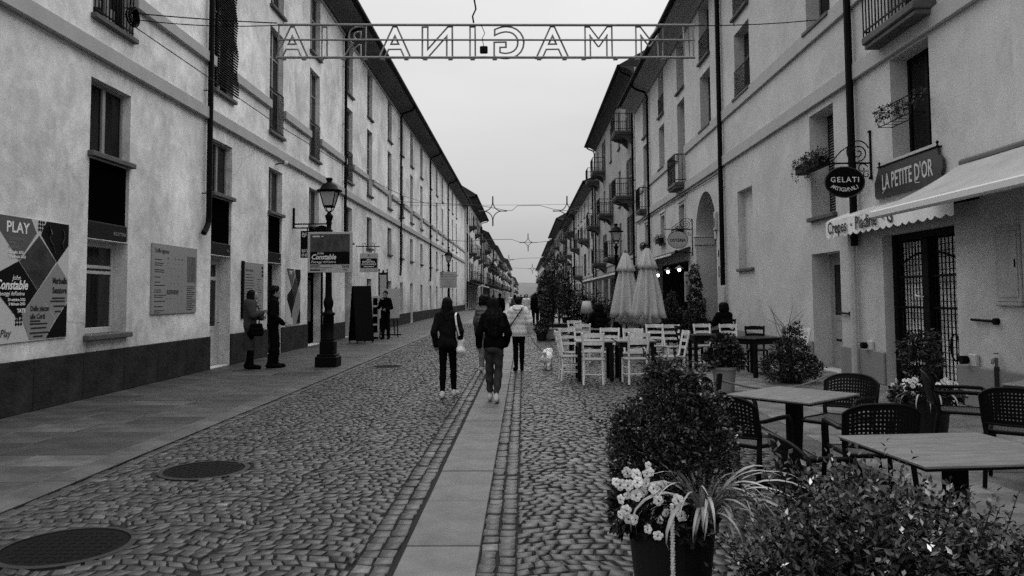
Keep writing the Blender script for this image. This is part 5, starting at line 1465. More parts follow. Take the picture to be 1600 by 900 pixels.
for _ in range(95):
    b = blobs[rr.integers(len(blobs))]; d = rr.normal(size=3); d[2] = abs(d[2])*.8+.15; d /= np.linalg.norm(d)
    p0 = np.array(b[:3])+d*np.array(b[3:])*.75; dd = d+rr.normal(0, .35, 3)+np.array([0, 0, .35]); dd /= np.linalg.norm(dd); l_ = rr.uniform(.06, .15)
    m.tube([tuple(p0), tuple(p0+dd*l_*.5+rr.normal(0, .006, 3)), tuple(p0+dd*l_)], [.0025, .002, .001], 4)
    for j in range(11):
        a = j*2.4; SP_.append(p0+dd*l_*(j+1)/11); SD_.append(dd*.5+np.array([math.cos(a), math.sin(a), rr.normal(0, .4)])); SL_.append(.026*rr.uniform(.7, 1.2)); SW_.append(.013*rr.uniform(.8, 1.2))
ob('sprigs', leaf_mesh('sprigs', np.array(SP_), np.array(SD_), np.array(SL_), np.array(SW_), tones(len(SP_), .4, .2)*1.3, LEAF), t)
m.build('stems', BARK, t)
P, D, L_, W_ = blob_leaves(900, [(-.17, -.10, .66, .12, .12, .11), (-.05, -.16, .62, .15, .1, .08), (.06, -.17, .58, .1, .08, .06), (-.22, -.04, .60, .07, .08, .1)], .05, .032, .2, .5)
ob('bedding_leaves', leaf_mesh('bedding_leaves', P, D, L_, W_, tones(900, .3, .03)*.6, LEAF), t)
fl = [(1003, 718), (1000, 728), (984, 731), (1006, 727), (972, 730), (974, 748), (955, 745), (961, 748), (986, 741), (998, 743), (1012, 752), (1018, 748), (1026, 745), (963, 769), (972, 764), (985, 762), (968, 783), (961, 793), (972, 798), (982, 797), (1002, 812), (1015, 819), (1020, 800), (1049, 792), (1055, 796), (1015, 768), (1046, 771), (1030, 790), (994, 758)]
for i, (px, py) in enumerate(fl):
    x = (px-818)/1200*3.46-PX; z = 1.6-(py-463)/1200*3.46
    yy = PY-.20-.05*math.cos((px-1000)/60)-rnd.uniform(0, .05)
    ob('flower', PANSY, t, (x+rnd.uniform(-.004, .004), yy-PY, z), (rnd.uniform(-.5, .3), rnd.uniform(-1.5, 1.5), rnd.uniform(-.7, .7)), (q := rnd.uniform(.55, .88), q*rnd.uniform(.8, 1.1), q))
blades = [blade_mesh(l, b, w, i) for i, (l, b, w) in enumerate(((.42, 1.9, .008), (.36, 2.5, .009), (.46, 1.3, .007), (.30, 3.0, .009), (.40, 2.2, .009), (.34, .9, .006)))]
for i in range(105):
    a = rnd.uniform(-PI, PI) if i > 26 else rnd.uniform(-1.2, 1.0)
    k = rnd.choice((0, 1, 2, 4) if i < 48 else (1, 3, 4, 5)); s_ = rnd.uniform(.75, 1.22)
    ob('leaf', blades[k], t, (.11+.04*math.cos(a), -.17+.04*math.sin(a), .60+rnd.uniform(-.01, .03)), (rnd.uniform(-.25, .25), rnd.uniform(-.25, .45), a), (s_, s_, s_))
# twisted rope hanging down the pot
def rope_mesh(pts, r, turns):
    m = MB(); P_ = [Vector(p) for p in pts]; n = 60
    for k in range(3):
        q = []
        for i in range(n+1):
            f = i/n*(len(P_)-1); a = min(int(f), len(P_)-2); c = P_[a].lerp(P_[a+1], f-a)
            ang = 2*PI*(turns*i/n+k/3)
            d = (P_[-1]-P_[0]).normalized(); u = d.orthogonal().normalized(); v = d.cross(u)
            q.append(c+u*math.cos(ang)*r*.55+v*math.sin(ang)*r*.55)
        m.tube(q, r*.62, 5)
    return m
tag(rope_mesh([(.632, 3.38, .70), (.63, 3.375, .45), (.632, 3.385, .2), (.64, 3.37, .012)], .011, 26).build('rope', mat('hemp_rope', .6, .8, .2, 60), None, smooth=True), 'pale twisted rope hanging down in front of the big black pot', 'rope')

# --- long hedge planter in the lower right corner
t = thing('hedge_planter', 'leafy flowering hedge in a long trough filling the bottom right corner', 'hedge', (1.56, 3.0, 0), R(-4))
MB().box(-.60, .62, -.22, .22, .004, .42, .02).build('trough', POT_B, t)
Ps, Ds, Ls, Ws, Ts = [], [], [], [], []
m = MB(); rr = np.random.default_rng(8)
for s_ in range(820):
    bx, by = rr.uniform(-.62, .66), rr.uniform(-.24, .24)
    hmax = .515-.32*max(0, -.32-bx)/.3-.36*max(0, bx+.30)/.95+.04*math.sin(bx*14)+.035*math.sin(bx*31+by*9)
    h = hmax*rr.uniform(.55, 1.12)
    lean = np.array([rr.normal(0, .10)+bx*.12, rr.normal(0, .10)+by*.3-.03, 0])
    base = np.array([bx, by, .40]); top = base+lean+np.array([0, 0, h])
    if s_ % 3 == 0: m.tube([tuple(base), tuple((base+top)/2+rr.normal(0, .01, 3)), tuple(top)], [.004, .003, .0015], 4)
    k = int(10+h*30)
    for j in range(k):
        f = (j+1)/k; c = base+(top-base)*f; a = j*2.4+rr.uniform(-.4, .4)
        Ps.append(c); Ds.append([math.cos(a), math.sin(a), .35+.9*f**6+rr.normal(0, .25)]); Ls.append(.045*rr.uniform(.55, 1.15)*(1-.35*f**5)); Ws.append(.0160*rr.uniform(.75, 1.2)); Ts.append(.5 if f < .8 else 3.4)  # pale young tips with glints painted in; lower leaves darkened as inner shade
n = len(Ps)
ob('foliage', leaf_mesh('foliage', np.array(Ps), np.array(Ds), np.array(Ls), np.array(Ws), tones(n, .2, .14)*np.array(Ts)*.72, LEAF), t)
m.build('stems', BARK, t)

# --- rope barrier with a leaning post by the first cafe table
t = thing('rope_barrier', 'short leaning dark post with a rope running to the wall plants', 'rope barrier', (2.17, 8.75, 0))
MB().bar((-.05, 0, .005), (.03, 0, .72), .055, .055).build('post', WOOD_D, t)
P_ = [(.03+1.55*f, .9*f, .64-.16*math.sin(PI*f*.9)+.0*f) for f in np.linspace(0, 1, 12)]
MB().tube(P_, .012, 6).build('rope', mat('dark_rope', .16, .8, .3, 60), t)

def pot_shrub(label, x, y, pot, blobs, n, L, W, up=.3, mt=None, tn=1., name='potted_shrub', stem=None, square=False, br=.1, potmat=None, group=None):
    t = thing(name, label, 'plant', (x, y, .004), 0, group)
    r, h = pot
    if square: MB().box(-r, r, -r, r, .03, h, .02).box(-r-.015, r+.015, -r-.015, r+.015, h-.06, h+.002, .01).build('pot', potmat or TERRA, t)
    elif r: MB().lathe([(r*.78, 0), (r*.8, .02), (r*.97, h-.05), (r*1.06, h-.045), (r*1.06, h), (r*.92, h), (r*.9, h-.04), (0, h-.04)], 24).build('pot', potmat or TERRA, t)
    P, D, L_, W_ = blob_leaves(n, blobs, L, W, up)
    ob('crown', leaf_mesh('crown', P, D, L_, W_, tones(n, .35, br)*tn, mt or LEAF), t)
    m = shrub_core(blobs, BARK); twigs(m, (0, 0, h*.8), [b[:3] for b in blobs], .008)
    if stem: m.tube([(0, 0, h*.8), (.01, .01, h+.4), (0, 0, stem)], [.03, .025, .012], 6)
    m.build('stems', BARK, t)
    return t
pot_shrub('pale cylinder pot with a bushy leafy plant beside the dark tables', 3.33, 12.96, (.20, .40), [(-.1, 0, .55, .22, .2, .16), (.12, 0, .60, .2, .2, .18), (0, 0, .78, .2, .2, .15), (-.22, -.05, .5, .12, .12, .12), (.24, 0, .48, .12, .12, .12)], 2000, .07, .05, .1, LEAF, .8)
t = pot_shrub('dark pyramid bush with bare twigs sticking out in front of the cafe door', 4.8, 14.1, (.2, .2), [(0, 0, .3, .5, .45, .26), (-.25, -.1, .28, .3, .3, .24), (.28, -.05, .26, .3, .3, .22), (.03, 0, .58, .33, .3, .2), (.08, 0, .82, .18, .18, .16), (.14, 0, .98, .1, .1, .1)], 4200, .06, .03, .25, LEAF, .75, potmat=POT_B)
m = MB(); rr = random.Random(5)
for k in range(9): m.tube([(0, 0, .5), (rr.uniform(-.2, .1), 0, .95), (rr.uniform(-.5, .35), rr.uniform(-.1, .1), rr.uniform(1.1, 1.45))], [.008, .006, .002], 4)
m.build('twigs', BARK, t)
t = pot_shrub('dark pot of white flowers with a leafy upright plant before the barred gate', 4.42, 8.7, (.30, .48), [(0, 0, .62, .16, .16, .16), (.03, 0, .85, .2, .2, .17), (-.06, 0, 1.0, .17, .15, .13), (.1, 0, 1.08, .12, .12, .1), (0, -.1, .50, .32, .26, .1), (-.25, -.1, .48, .15, .15, .12), (.25, -.1, .48, .15, .15, .1)], 2600, .055, .032, .2, LEAF, .7, potmat=POT_B)
for k in range(34):
    a = rnd.uniform(-PI, 0.2); q = rnd.uniform(.22, .36); s_ = rnd.uniform(.8, 1.3)
    ob('flower', PANSY, t, (q*math.cos(a), q*math.sin(a)*.9, rnd.uniform(.5, .66)), (rnd.uniform(-1., 0), rnd.uniform(-1, 1), rnd.uniform(-.6, .6)), (s_, s_, s_))
bm = [blade_mesh(.5, 2.4, .011, 20), blade_mesh(.42, 2.8, .010, 21)]
for k in range(22):
    a = rnd.uniform(-PI, PI); ob('leaf', bm[k % 2], t, (.3*math.cos(a)+.12, .26*math.sin(a), .42), (0, .3, a), (.9, .9, .9))
pot_shrub('tall slim shrub in a pot standing inside the arch edge', 5.98, 26.9, (.22, .42), [(0, 0, .7, .25, .25, .3), (.05, 0, 1.1, .26, .25, .3), (-.03, 0, 1.5, .24, .22, .3), (.02, 0, 1.9, .2, .2, .28), (-.03, 0, 2.25, .17, .17, .22), (0, 0, 2.5, .12, .12, .16), (.2, 0, 1.3, .14, .14, .2)], 2600, .09, .045, .3, LEAF, .75, potmat=POT_B)
def column_blobs(h0, h1, r, n, seed):
    rr = random.Random(seed); out = []
    for i in range(n):
        f = i/(n-1); z = h0+(h1-h0)*f; q = r*(.85+.5*math.sin(PI*min(1, f*1.15)))*(1-.5*f**3)
        out.append((rr.uniform(-.35, .35)*r, rr.uniform(-.35, .35)*r, z, q*rr.uniform(.6, 1), q*rr.uniform(.6, 1), (h1-h0)/n*rr.uniform(1., 1.6)))
        out.append((rr.uniform(-.9, .9)*r, rr.uniform(-.6, .6)*r, z+rr.uniform(-.1, .1), q*.5, q*.5, (h1-h0)/n))
    return out
GS = 'planters with dark shrubs along the middle of the street'
pot_shrub('tall dark shrub in a pale square planter at the front of the row', 1.05, 28.3, (.33, .42), column_blobs(1.0, 2.6, .30, 6, 1), 900, .12, .055, .2, LEAF, .5, square=True, stem=2.6, group=GS)
pot_shrub('tall dark shrub planter just behind the pale square planter', 1.5, 33, (.33, .42), column_blobs(1.1, 2.9, .36, 6, 2), 900, .13, .06, .2, LEAF, .5, square=True, stem=2.6, group=GS, potmat=POT_B)
pot_shrub('dark shrub planter right of the tall planters, near the rear tables', 2.35, 31, (.3, .4), column_blobs(.5, 1.7, .36, 6, 3), 1500, .12, .055, .2, LEAF, .5, stem=2.2, group=GS, potmat=POT_B)
pot_shrub('dark shrub planter in the third row back, left side', 1.25, 40, (.35, .45), column_blobs(.6, 2.6, .42, 8, 4), 1500, .15, .08, .2, LEAF, .5, stem=2.6, group=GS, potmat=POT_B)
pot_shrub('dark shrub planter in the third row back, right side', 2.4, 42, (.35, .45), column_blobs(.6, 2.5, .45, 8, 5), 1400, .15, .08, .2, LEAF, .5, stem=2.6, group=GS, potmat=POT_B)
pot_shrub('farthest dark shrub planter by the far strollers', 1.45, 52, (.4, .5), column_blobs(.7, 2.8, .5, 8, 6), 1300, .2, .1, .2, LEAF, .5, stem=2.6, group=GS, potmat=POT_B)
pot_shrub('small leafy planter at the foot of the pale square planter, on its left', .62, 27.6, (.2, .3), [(0, 0, .45, .25, .25, .2), (.1, 0, .6, .2, .2, .15)], 900, .08, .04, .2, LEAF, .6, potmat=POT_B)
GH = 'leafy planters in front of the osteria'
pot_shrub('leafy planter before the osteria, left of the menu board', 5.05, 26.4, (.28, .45), column_blobs(.5, 1.5, .4, 5, 7), 2200, .09, .05, .2, LEAF, .65, group=GH, potmat=POT_B)
pot_shrub('leafy planter right under the menu board', 5.75, 25.6, (.25, .4), column_blobs(.45, 1.25, .35, 5, 8), 1800, .09, .05, .2, LEAF, .65, group=GH, potmat=POT_B)
pot_shrub('leafy planter before the osteria, farthest from the arch', 4.5, 28.5, (.28, .45), column_blobs(.5, 1.6, .4, 5, 9), 1800, .1, .05, .2, LEAF, .6, group=GH, potmat=POT_B)
pot_shrub('dark leafy planter behind the left closed parasol', 2.6, 26.2, (.28, .45), column_blobs(.5, 1.5, .4, 5, 10), 1800, .1, .05, .2, LEAF, .55, group=GH, potmat=POT_B)
# window boxes
def window_box(label, Y, z, w, X=XR, n=700, droop=.25, wire=False, fill=1.):
    t = thing('window_box', label, 'window box', (X, Y, z), -PI/2, 'plant boxes on the right hand windows')
    m = MB()
    if wire:
        for zz, o in ((0, .05), (.26, .0)):
            m.tube([(-w/2+o, -.02, zz), (-w/2+o, -.30+o, zz), (w/2-o, -.30+o, zz), (w/2-o, -.02, zz)], .009, 5, True)
        for k in range(6): x = -w/2+w*k/5; m.tube([(x, -.30, .26), (x*.92, -.25, 0), (x*.92, -.02, 0)], .006, 4)
    else: m.box(-w/2, w/2, -.26, -.04, 0, .2, .01)
    m.build('basket' if wire else 'trough', IRON, t)
    b = [(-w/2+w*k/5+rnd.uniform(-.05, .05), -.17+rnd.uniform(-.05, .05), .2+rnd.uniform(-.04, .06), .17*fill, .15*fill, .14*fill) for k in range(6)]+[(rnd.uniform(-w/2, w/2), -.28, .05, .1*fill, .07*fill, droop*fill) for k in range(3)]
    P, D, L_, W_ = blob_leaves(n, b, .06, .025, 0.)
    ob('foliage', leaf_mesh('foliage', P, D, L_, W_, tones(n, .35, .08)*.7, LEAF), t)
    return t
window_box('trailing plant box on the louvred window above the oval gelati sign', 16.3, 4.22, 1.35, XR-.03, 1100, .22)
window_box('wire basket with a few dry plants on the upper window above the name board', 12.45, 4.42, 1.2, XR-.02, 420, .08, True, .7)
for k, (Y, lab) in enumerate(((30.5, 'plant box on the decorated window nearest the arch'), (34.7, 'plant box on the middle decorated window over the osteria'), (39.2, 'plant box on the farthest decorated window over the osteria'))): window_box(lab, Y, 3.95, 1.1, XR-.02, 500, .15)

GT = 'small trees at the far end of the street'
pot_shrub('far dark street tree at the right end of the street, the nearer', 3.7, 118, (.6, .6), column_blobs(1.2, 4.8, .9, 8, 21), 1500, .4, .2, .2, LEAF, .6, stem=4.5, group=GT, potmat=POT_B)
pot_shrub('far dark street tree at the right end of the street, the farther', 4.4, 160, (.6, .6), column_blobs(1.5, 6, 1.1, 8, 22), 1500, .5, .25, .2, LEAF, .6, stem=6, group=GT, potmat=POT_B)
# ================================================================== PEOPLE AND DOG
def nets(F, o, h):
    s = F < 0
    nx, ny, nz = F.shape
    acc = np.zeros((nx-1, ny-1, nz-1, 3), np.float32); cnt = np.zeros((nx-1, ny-1, nz-1), np.int16)
    cor = [(0,0,0),(1,0,0),(0,1,0),(1,1,0),(0,0,1),(1,0,1),(0,1,1),(1,1,1)]
    sl = lambda c: (slice(c[0], nx-1+c[0]), slice(c[1], ny-1+c[1]), slice(c[2], nz-1+c[2]))
    for a in range(8):
        for ax in (1, 2, 4):
            if a & ax: continue
            b = a | ax; ca, cb = cor[a], cor[b]
            fa, fb = F[sl(ca)], F[sl(cb)]; m = (fa < 0) != (fb < 0)
            if not m.any(): continue
            t = fa[m]/(fa[m]-fb[m])
            acc[m] += np.array(ca, np.float32)+np.array(np.subtract(cb, ca), np.float32)*t[:, None]; cnt[m] += 1
    m = cnt > 0
    idx = -np.ones(cnt.shape, np.int64); idx[m] = np.arange(m.sum())
    V = (np.argwhere(m)+acc[m]/cnt[m][:, None])*h+o
    Q = []
    for ax in range(3):
        u, v = (ax+1) % 3, (ax+2) % 3
        n_ = [nx, ny, nz]
        lo = [slice(0, q) for q in n_]; hi = [slice(0, q) for q in n_]
        lo[ax] = slice(0, n_[ax]-1); hi[ax] = slice(1, n_[ax])
        for q in (u, v): lo[q] = hi[q] = slice(1, n_[q]-1)
        a, b = s[tuple(lo)], s[tuple(hi)]; w = np.argwhere(a != b)
        if not len(w): continue
        fl = a[tuple(w.T)]; w[:, u] += 1; w[:, v] += 1
        e = np.zeros(3, int); f = np.zeros(3, int); e[u] = 1; f[v] = 1
        g = lambda d: idx[tuple((w-d).T)]
        q = np.stack([g(e+f), g(f), g(0*e), g(e)], 1)
        q[~fl] = q[~fl][:, ::-1]; Q.append(q)
    return V, np.concatenate(Q)
def sdf_mesh(name, prims, vox, mt, k=.03, disp=None, smooth=True, cut=None):
    """smooth union of tapered capsules (a, b, ra, rb, flatten y) meshed as one continuous skin"""
    P = [(np.array(p[0], float), np.array(p[1], float), p[2], p[3], p[4] if len(p) > 4 else 1., p[5] if len(p) > 5 else k) for p in prims]
    lo = np.min([np.minimum(a-ra*1.2, b-rb*1.2) for a, b, ra, rb, sy, kk in P], 0)-.05; hi = np.max([np.maximum(a+ra*1.2, b+rb*1.2) for a, b, ra, rb, sy, kk in P], 0)+.05
    n = np.ceil((hi-lo)/vox).astype(int)+1
    F = np.full(n, 9., np.float32)
    for a, b, ra, rb, sy, kk in P:
        r = max(ra, rb)*max(1, sy)+kk+3*vox
        i0 = np.maximum(((np.minimum(a, b)-r-lo)/vox).astype(int), 0); i1 = np.minimum(((np.maximum(a, b)+r-lo)/vox).astype(int)+2, n)
        X, Y, Z = np.meshgrid(*[lo[q]+vox*np.arange(i0[q], i1[q]) for q in range(3)], indexing='ij', sparse=True)
        ym = (a[1]+b[1])/2
        ba = b-a; ba_ = ba.copy(); L2_ = max(ba @ ba, 1e-9)
        px, py, pz = X-a[0], Y-a[1], Z-a[2]
        t = np.clip((px*ba[0]+py*ba[1]+pz*ba[2])/L2_, 0, 1)
        dx, dy, dz = px-t*ba[0], (py-t*ba[1])/sy, pz-t*ba[2]
        d = (np.sqrt(dx*dx+dy*dy+dz*dz)-(ra+(rb-ra)*t))*min(1, sy)
        S = (slice(i0[0], i1[0]), slice(i0[1], i1[1]), slice(i0[2], i1[2])); f = F[S]
        hh = np.clip(.5+.5*(f-d)/kk, 0, 1)
        F[S] = np.where(f > 5, d, f*(1-hh)+d*hh-kk*hh*(1-hh))
    if disp is not None:
        X, Y, Z = np.meshgrid(*[lo[q]+vox*np.arange(n[q]) for q in range(3)], indexing='ij', sparse=True)
        F = F+disp(X, Y, Z).astype(np.float32)
    if cut is not None: F = np.maximum(F, (cut-(lo[2]+vox*np.arange(n[2])))[None, None, :]).astype(np.float32)
    V, Q = nets(F, lo, vox)
    return np_mesh(name, V, Q, mt, smooth=smooth)
SKIN = mat('skin', .26, .55, .08, 20, spec=.3)
HAIR = mat('dark_hair', .004, .6, .5, 60, spec=.08, stretch=(6, 6, .6))
CB = mat('cloth_black', .004, .9, .3, 30, spec=.03); CN = mat('cloth_charcoal', .009, .9, .3, 30, spec=.05); CG = mat('cloth_grey', .07, .9, .2, 30, spec=.1)
CJ = mat('denim_grey', .035, .9, .35, 18, spec=.12); CP = mat('puffer_pale', .70, .55, .08, 14, spec=.3); CW = mat('sneaker_white', .46, .6, .3, 30); CT = mat('trench_grey', .045, .85, .2, 12, spec=.15); CV = mat('puffer_vest', .12, .6, .2, 14)
def wobble(amp, *fr):
    return lambda X, Y, Z: amp*(np.sin(X*fr[0]+2*np.sin(Z*fr[2]*.4))*np.sin(Y*fr[1]+1.3)+np.sin(Z*fr[2]+X*fr[0]*.5))*.5
def curly(amp, f=70): return lambda X, Y, Z: amp*(np.sin(X*f+3*np.sin(Z*f*.31))*np.sin(Y*f*.9+2*np.sin(X*f*.4))*np.sin(Z*f*.8+Y*9))
def strands(amp, f=95): return lambda X, Y, Z: amp*(np.sin((np.arctan2(X, Y+.03)*9)+Z*5)+.7*np.sin(X*f+Z*6)+.5*np.sin(Y*f*.8))
def puff(amp, per): return lambda X, Y, Z: -amp*np.abs(np.sin(PI*(Z+.03*X)/per))+amp*.25*np.sin(X*60)*np.sin(Y*55+Z*40)
def limbs(p):
    J = {}
    for s, q in ((-1, p['l']), (1, p['r'])):
        J[s] = dict(hip=np.array((s*.085, 0, p.get('hipz', .91))), knee=np.array(q['knee']), ank=np.array(q['ank']), toe=np.array(q['toe']), sh=np.array((s*.165, p.get('shy', 0), p.get('shz', 1.385))), elb=np.array(q['elb']), wr=np.array(q['wr']), hd=np.array(q['hd']))
    return J
def pose(**kw):
    """default: standing relaxed; overrides per side as l_knee=..."""
    p = {'l': {}, 'r': {}}
    for s, q in ((-1, p['l']), (1, p['r'])):
        q.update(knee=(s*.095, .02, .50), ank=(s*.095, -.02, .085), toe=(s*.115, .13, .032), elb=(s*.225, -.03, 1.12), wr=(s*.235, .05, .90), hd=(s*.235, .08, .81))
    for k, v in kw.items():
        if k[:2] in ('l_', 'r_'): p[k[0]][k[2:]] = v
        else: p[k] = v
    return p
def body_prims(p, fingers=True):
    J = limbs(p); hx, hy, hz = p.get('head', (0, .015, 1.585)); tw = p.get('nod', 0.)
    A = []; z0 = p.get('hipz', .91); ty = p.get('shy', 0.); tz = p.get('shz', 1.385)
    A += [((-.06, 0, z0+.02), (.06, 0, z0+.02), .105, .105, .85), ((0, 0, z0+.08), (0, ty*.5, z0+.20), .115, .105, .8), ((0, ty*.6, z0+.22), (0, ty, tz-.06), .11, .125, .75), ((-.10, ty, tz), (.10, ty, tz), .065, .065)]
    A += [((0, ty, tz+.03), (hx*.6, hy*.7, hz-.10), .056, .05), ((hx, hy, hz-.055), (hx, hy+.012, hz-.03), .068, .068), ((hx, hy-.005, hz+.02), (hx, hy-.015, hz+.03), .083, .083, 1.12)]
    f = np.array((math.sin(p.get('yaw', 0)), math.cos(p.get('yaw', 0)), -tw)); c = np.array((hx, hy, hz))
    A += [(c+f*.085+(0, 0, .0), c+f*.098+(0, 0, -.022), .010, .014, 1, .012), (c+f*.082+(0, 0, -.062), c+f*.086+(0, 0, -.062), .02, .016, 1, .02), (c+f*.07+(0, 0, -.095), c+f*.075+(0, 0, -.09), .028, .025, 1, .02), (c+f*.078+(0, 0, .03), c+f*.08+(0, 0, .034), .03, .02, 1, .02)]
    sd = np.array((f[1], -f[0], 0))
    for s in (-1, 1):
        A.append((c+sd*s*.078+(0, 0, .012), c+sd*s*.082+(0, 0, -.02), .016, .011, 1, .008)); A.append((c+f*.078+sd*s*.03+(0, 0, .008), c+f*.08+sd*s*.03+(0, 0, .008), .011, .011, 1, .006))
        j = J[s]
        A += [(j['hip'], j['knee'], .082, .052), (j['knee'], j['knee']*.6+j['ank']*.4, .05, .053), (j['knee']*.6+j['ank']*.4, j['ank'], .053, .034), (j['ank']+(0, -.02, -.04), j['toe'], .036, .027), (j['sh'], j['elb'], .048, .037), (j['elb'], j['wr'], .037, .025)]
        w, h = j['wr'], j['hd']; d = (h-w)/max(np.linalg.norm(h-w), 1e-6); side = np.cross(d, (0, 1., .2)); side /= np.linalg.norm(side)+1e-9; nr_ = np.cross(side, d)
        A.append((w+d*.02-side*.014, w+d*.075-side*.022, .02, .016, 1, .012)); A.append((w+d*.02+side*.014, w+d*.075+side*.022, .02, .016, 1, .012))
        if fingers:
            for i, l in enumerate((.062, .073, .069, .052)):
                b0 = w+d*.085+side*(-.030+.020*i); b1 = b0+d*l*.5+nr_*.008; b2 = b1+d*l*.42+nr_*.022
                A += [(b0, b1, .0088, .0083, 1, .004), (b1, b2, .0083, .0072, 1, .004)]
            b0 = w+d*.035-side*.034; A += [(b0, b0+d*.03-side*.02+nr_*.012, .0105, .0095, 1, .006), (b0+d*.03-side*.02+nr_*.012, b0+d*.055-side*.022+nr_*.024, .0095, .008, 1, .004)]
    return A
def top_prims(p, e, hem, flare=0., sleeve=True, hemr=.14):
    J = limbs(p); z0 = p.get('hipz', .91); ty = p.get('shy', 0.); tz = p.get('shz', 1.385)
    A = [((-.055, 0, hem+.10), (.055, 0, hem+.10), .115+e+flare, .115+e+flare, .82), ((-.05, 0, z0+.02), (.05, 0, z0+.02), .11+e, .11+e, .85), ((0, 0, z0+.06), (0, ty*.5, z0+.22), .13+e, .125+e, .78), ((-.03, ty*.6, z0+.24), (-.03, ty, tz-.05), .12+e, .13+e, .78), ((.03, ty*.6, z0+.24), (.03, ty, tz-.05), .12+e, .13+e, .78), ((-.115, ty, tz), (.115, ty, tz), .072+e*.8, .072+e*.8), ((0, ty-.01, tz+.03), (0, ty, tz+.085), .075+e*.5, .07+e*.4)]
    for s in (-1, 1):
        j = J[s]
        if sleeve: A += [(j['sh'], j['elb'], .062+e, .052+e*.9, 1, .02), (j['elb'], j['wr']+(j['hd']-j['wr'])*.12, .052+e*.9, .040+e*.7, 1, .02)]
    return A
def leg_prims(p, e, bot=.11, wide=1.):
    J = limbs(p); z0 = p.get('hipz', .91)
    A = [((-.06, 0, z0+.03), (.06, 0, z0+.03), .112+e, .112+e, .86), ((-.06, 0, z0+.10), (.06, 0, z0+.10), .10+e, .10+e, .82), ((-.05, -.035, z0-.03), (.05, -.035, z0-.03), .09+e, .09+e, .9)]
    for s in (-1, 1):
        j = J[s]; c = j['knee']*.6+j['ank']*.4; d = j['ank']-j['knee']; en = j['knee']+d*(1-(bot-.085)/.42 if bot > .085 else 1)
        A += [(j['hip'], j['knee'], .090+e, .058*wide+e, 1, .02), (j['knee'], c, .057*wide+e, .058*wide+e, 1, .02), (c, en, .058*wide+e, .044*wide+e, 1, .02)]
    return A
def shoe_prims(p, s, e=.006):
    j = limbs(p)[s]; a, t = j['ank'], j['toe']
    return [(a+(0, -.03, -.035), t, .042+e, .033+e), (a+(0, -.045, -.05), t+(0, .01, -.006), .032+e, .028+e, 1.0), (a+(0, -.015, .0), a+(0, -.02, -.03), .042+e, .045+e)]
def hair_prims(p, kind):
    hx, hy, hz = p.get('head', (0, .015, 1.585)); A = [((hx, hy-.03, hz+.025), (hx, hy-.035, hz+.035), .098, .098, 1.02), ((hx, hy-.045, hz-.02), (hx, hy-.05, hz-.06), .085, .072)]
    if kind == 'short': A = [((hx, hy-.022, hz+.035), (hx, hy-.028, hz+.045), .094, .094, 1.08), ((hx, hy+.03, hz+.095), (hx, hy-.03, hz+.10), .05, .05)]
    if kind == 'shoulder': A += [((hx, hy-.055, hz-.05), (hx-.02, hy-.075, hz-.20), .085, .075), ((hx-.06, hy-.03, hz-.05), (hx-.10, hy-.05, hz-.21), .05, .035), ((hx+.06, hy-.03, hz-.05), (hx+.075, hy-.05, hz-.18), .05, .03)]
    if kind == 'long': A += [((hx, hy-.05, hz), (hx, hy-.10, hz-.22), .105, .135, .8), ((hx, hy-.10, hz-.2), (hx+.01, hy-.125, hz-.45), .135, .10, .7), ((hx-.09, hy-.05, hz-.1), (hx-.13, hy-.09, hz-.34), .06, .07), ((hx+.09, hy-.05, hz-.1), (hx+.15, hy-.09, hz-.34), .06, .07), ((hx, hy-.11, hz-.45), (hx, hy-.12, hz-.53), .085, .04, .7)]
    if kind == 'curly': A += [((hx-.05, hy-.03, hz+.04), (hx+.05, hy-.03, hz+.04), .105, .105), ((hx-.07, hy-.05, hz-.04), (hx+.07, hy-.05, hz-.04), .09, .09)]
    return A
def person(label, loc, rz, H, p, parts, vox=.008, group=None, hair='shoulder', hair_d=None, fingers=True, wx=.9):
    t = thing('person', label, 'person', (*loc, .006), R(rz), group); k = H/1.70; t.scale = (k*wx, k, k)
    ob('body', sdf_mesh('body', body_prims(p, fingers), vox, SKIN, .022), t)
    ob('hair', sdf_mesh('hair', hair_prims(p, hair), vox, HAIR, .03, hair_d or strands(.004)), t)
    for q in parts: ob(q[0], sdf_mesh(q[0], q[1], vox, q[2], q[4], q[3], True, q[5] if len(q) > 5 else None), t)
    return t
WR = wobble(.006, 34, 30, 44)
# woman with the tote bag, mid stride
p1 = pose(l_knee=(-.085, .0, .50), l_ank=(-.08, -.10, .09), l_toe=(-.09, .05, .034), r_knee=(.095, .10, .51), r_ank=(.105, .10, .10), r_toe=(.15, .25, .05), l_elb=(-.25, -.05, 1.12), l_wr=(-.235, .05, .90), l_hd=(-.23, .09, .82), r_elb=(.255, -.04, 1.13), r_wr=(.245, .06, .92), r_hd=(.24, .10, .83))
person('person in dark jacket and black leggings walking away with a white tote bag', (-1.22, 12.25), -3, 1.575, p1,
       [('jacket', top_prims(p1, .016, .80, .0), CN, WR, .03, .78), ('hood', [((-.08, -.05, 1.44), (.08, -.05, 1.44), .06, .06), ((0, -.07, 1.40), (0, -.09, 1.34), .07, .05)], CN, None, .04), ('leggings', leg_prims(p1, .004, .12), CB, wobble(.003, 40, 40, 60), .02), ('shoe', shoe_prims(p1, -1), CW, None, .02), ('shoe', shoe_prims(p1, 1), CW, None, .02)], hair='shoulder')
t = thing('tote_bag', 'white cloth tote bag hanging from the shoulder of the person in leggings', 'bag', (-1.22+.205, 12.22, .006), R(-8))
ob('bag_body', sdf_mesh('bag_body', [((-.03, .12, .74), (.0, -.02, .74), .05, .05, 1), ((-.03, .12, .98), (0, -.02, .98), .03, .03, 1), ((.0, .05, .70), (.0, .05, .98), .07, .05, 1.1)], .010, mat('tote_cloth', .78, .85, .08, 12), .04, wobble(.008, 30, 30, 40)), t)
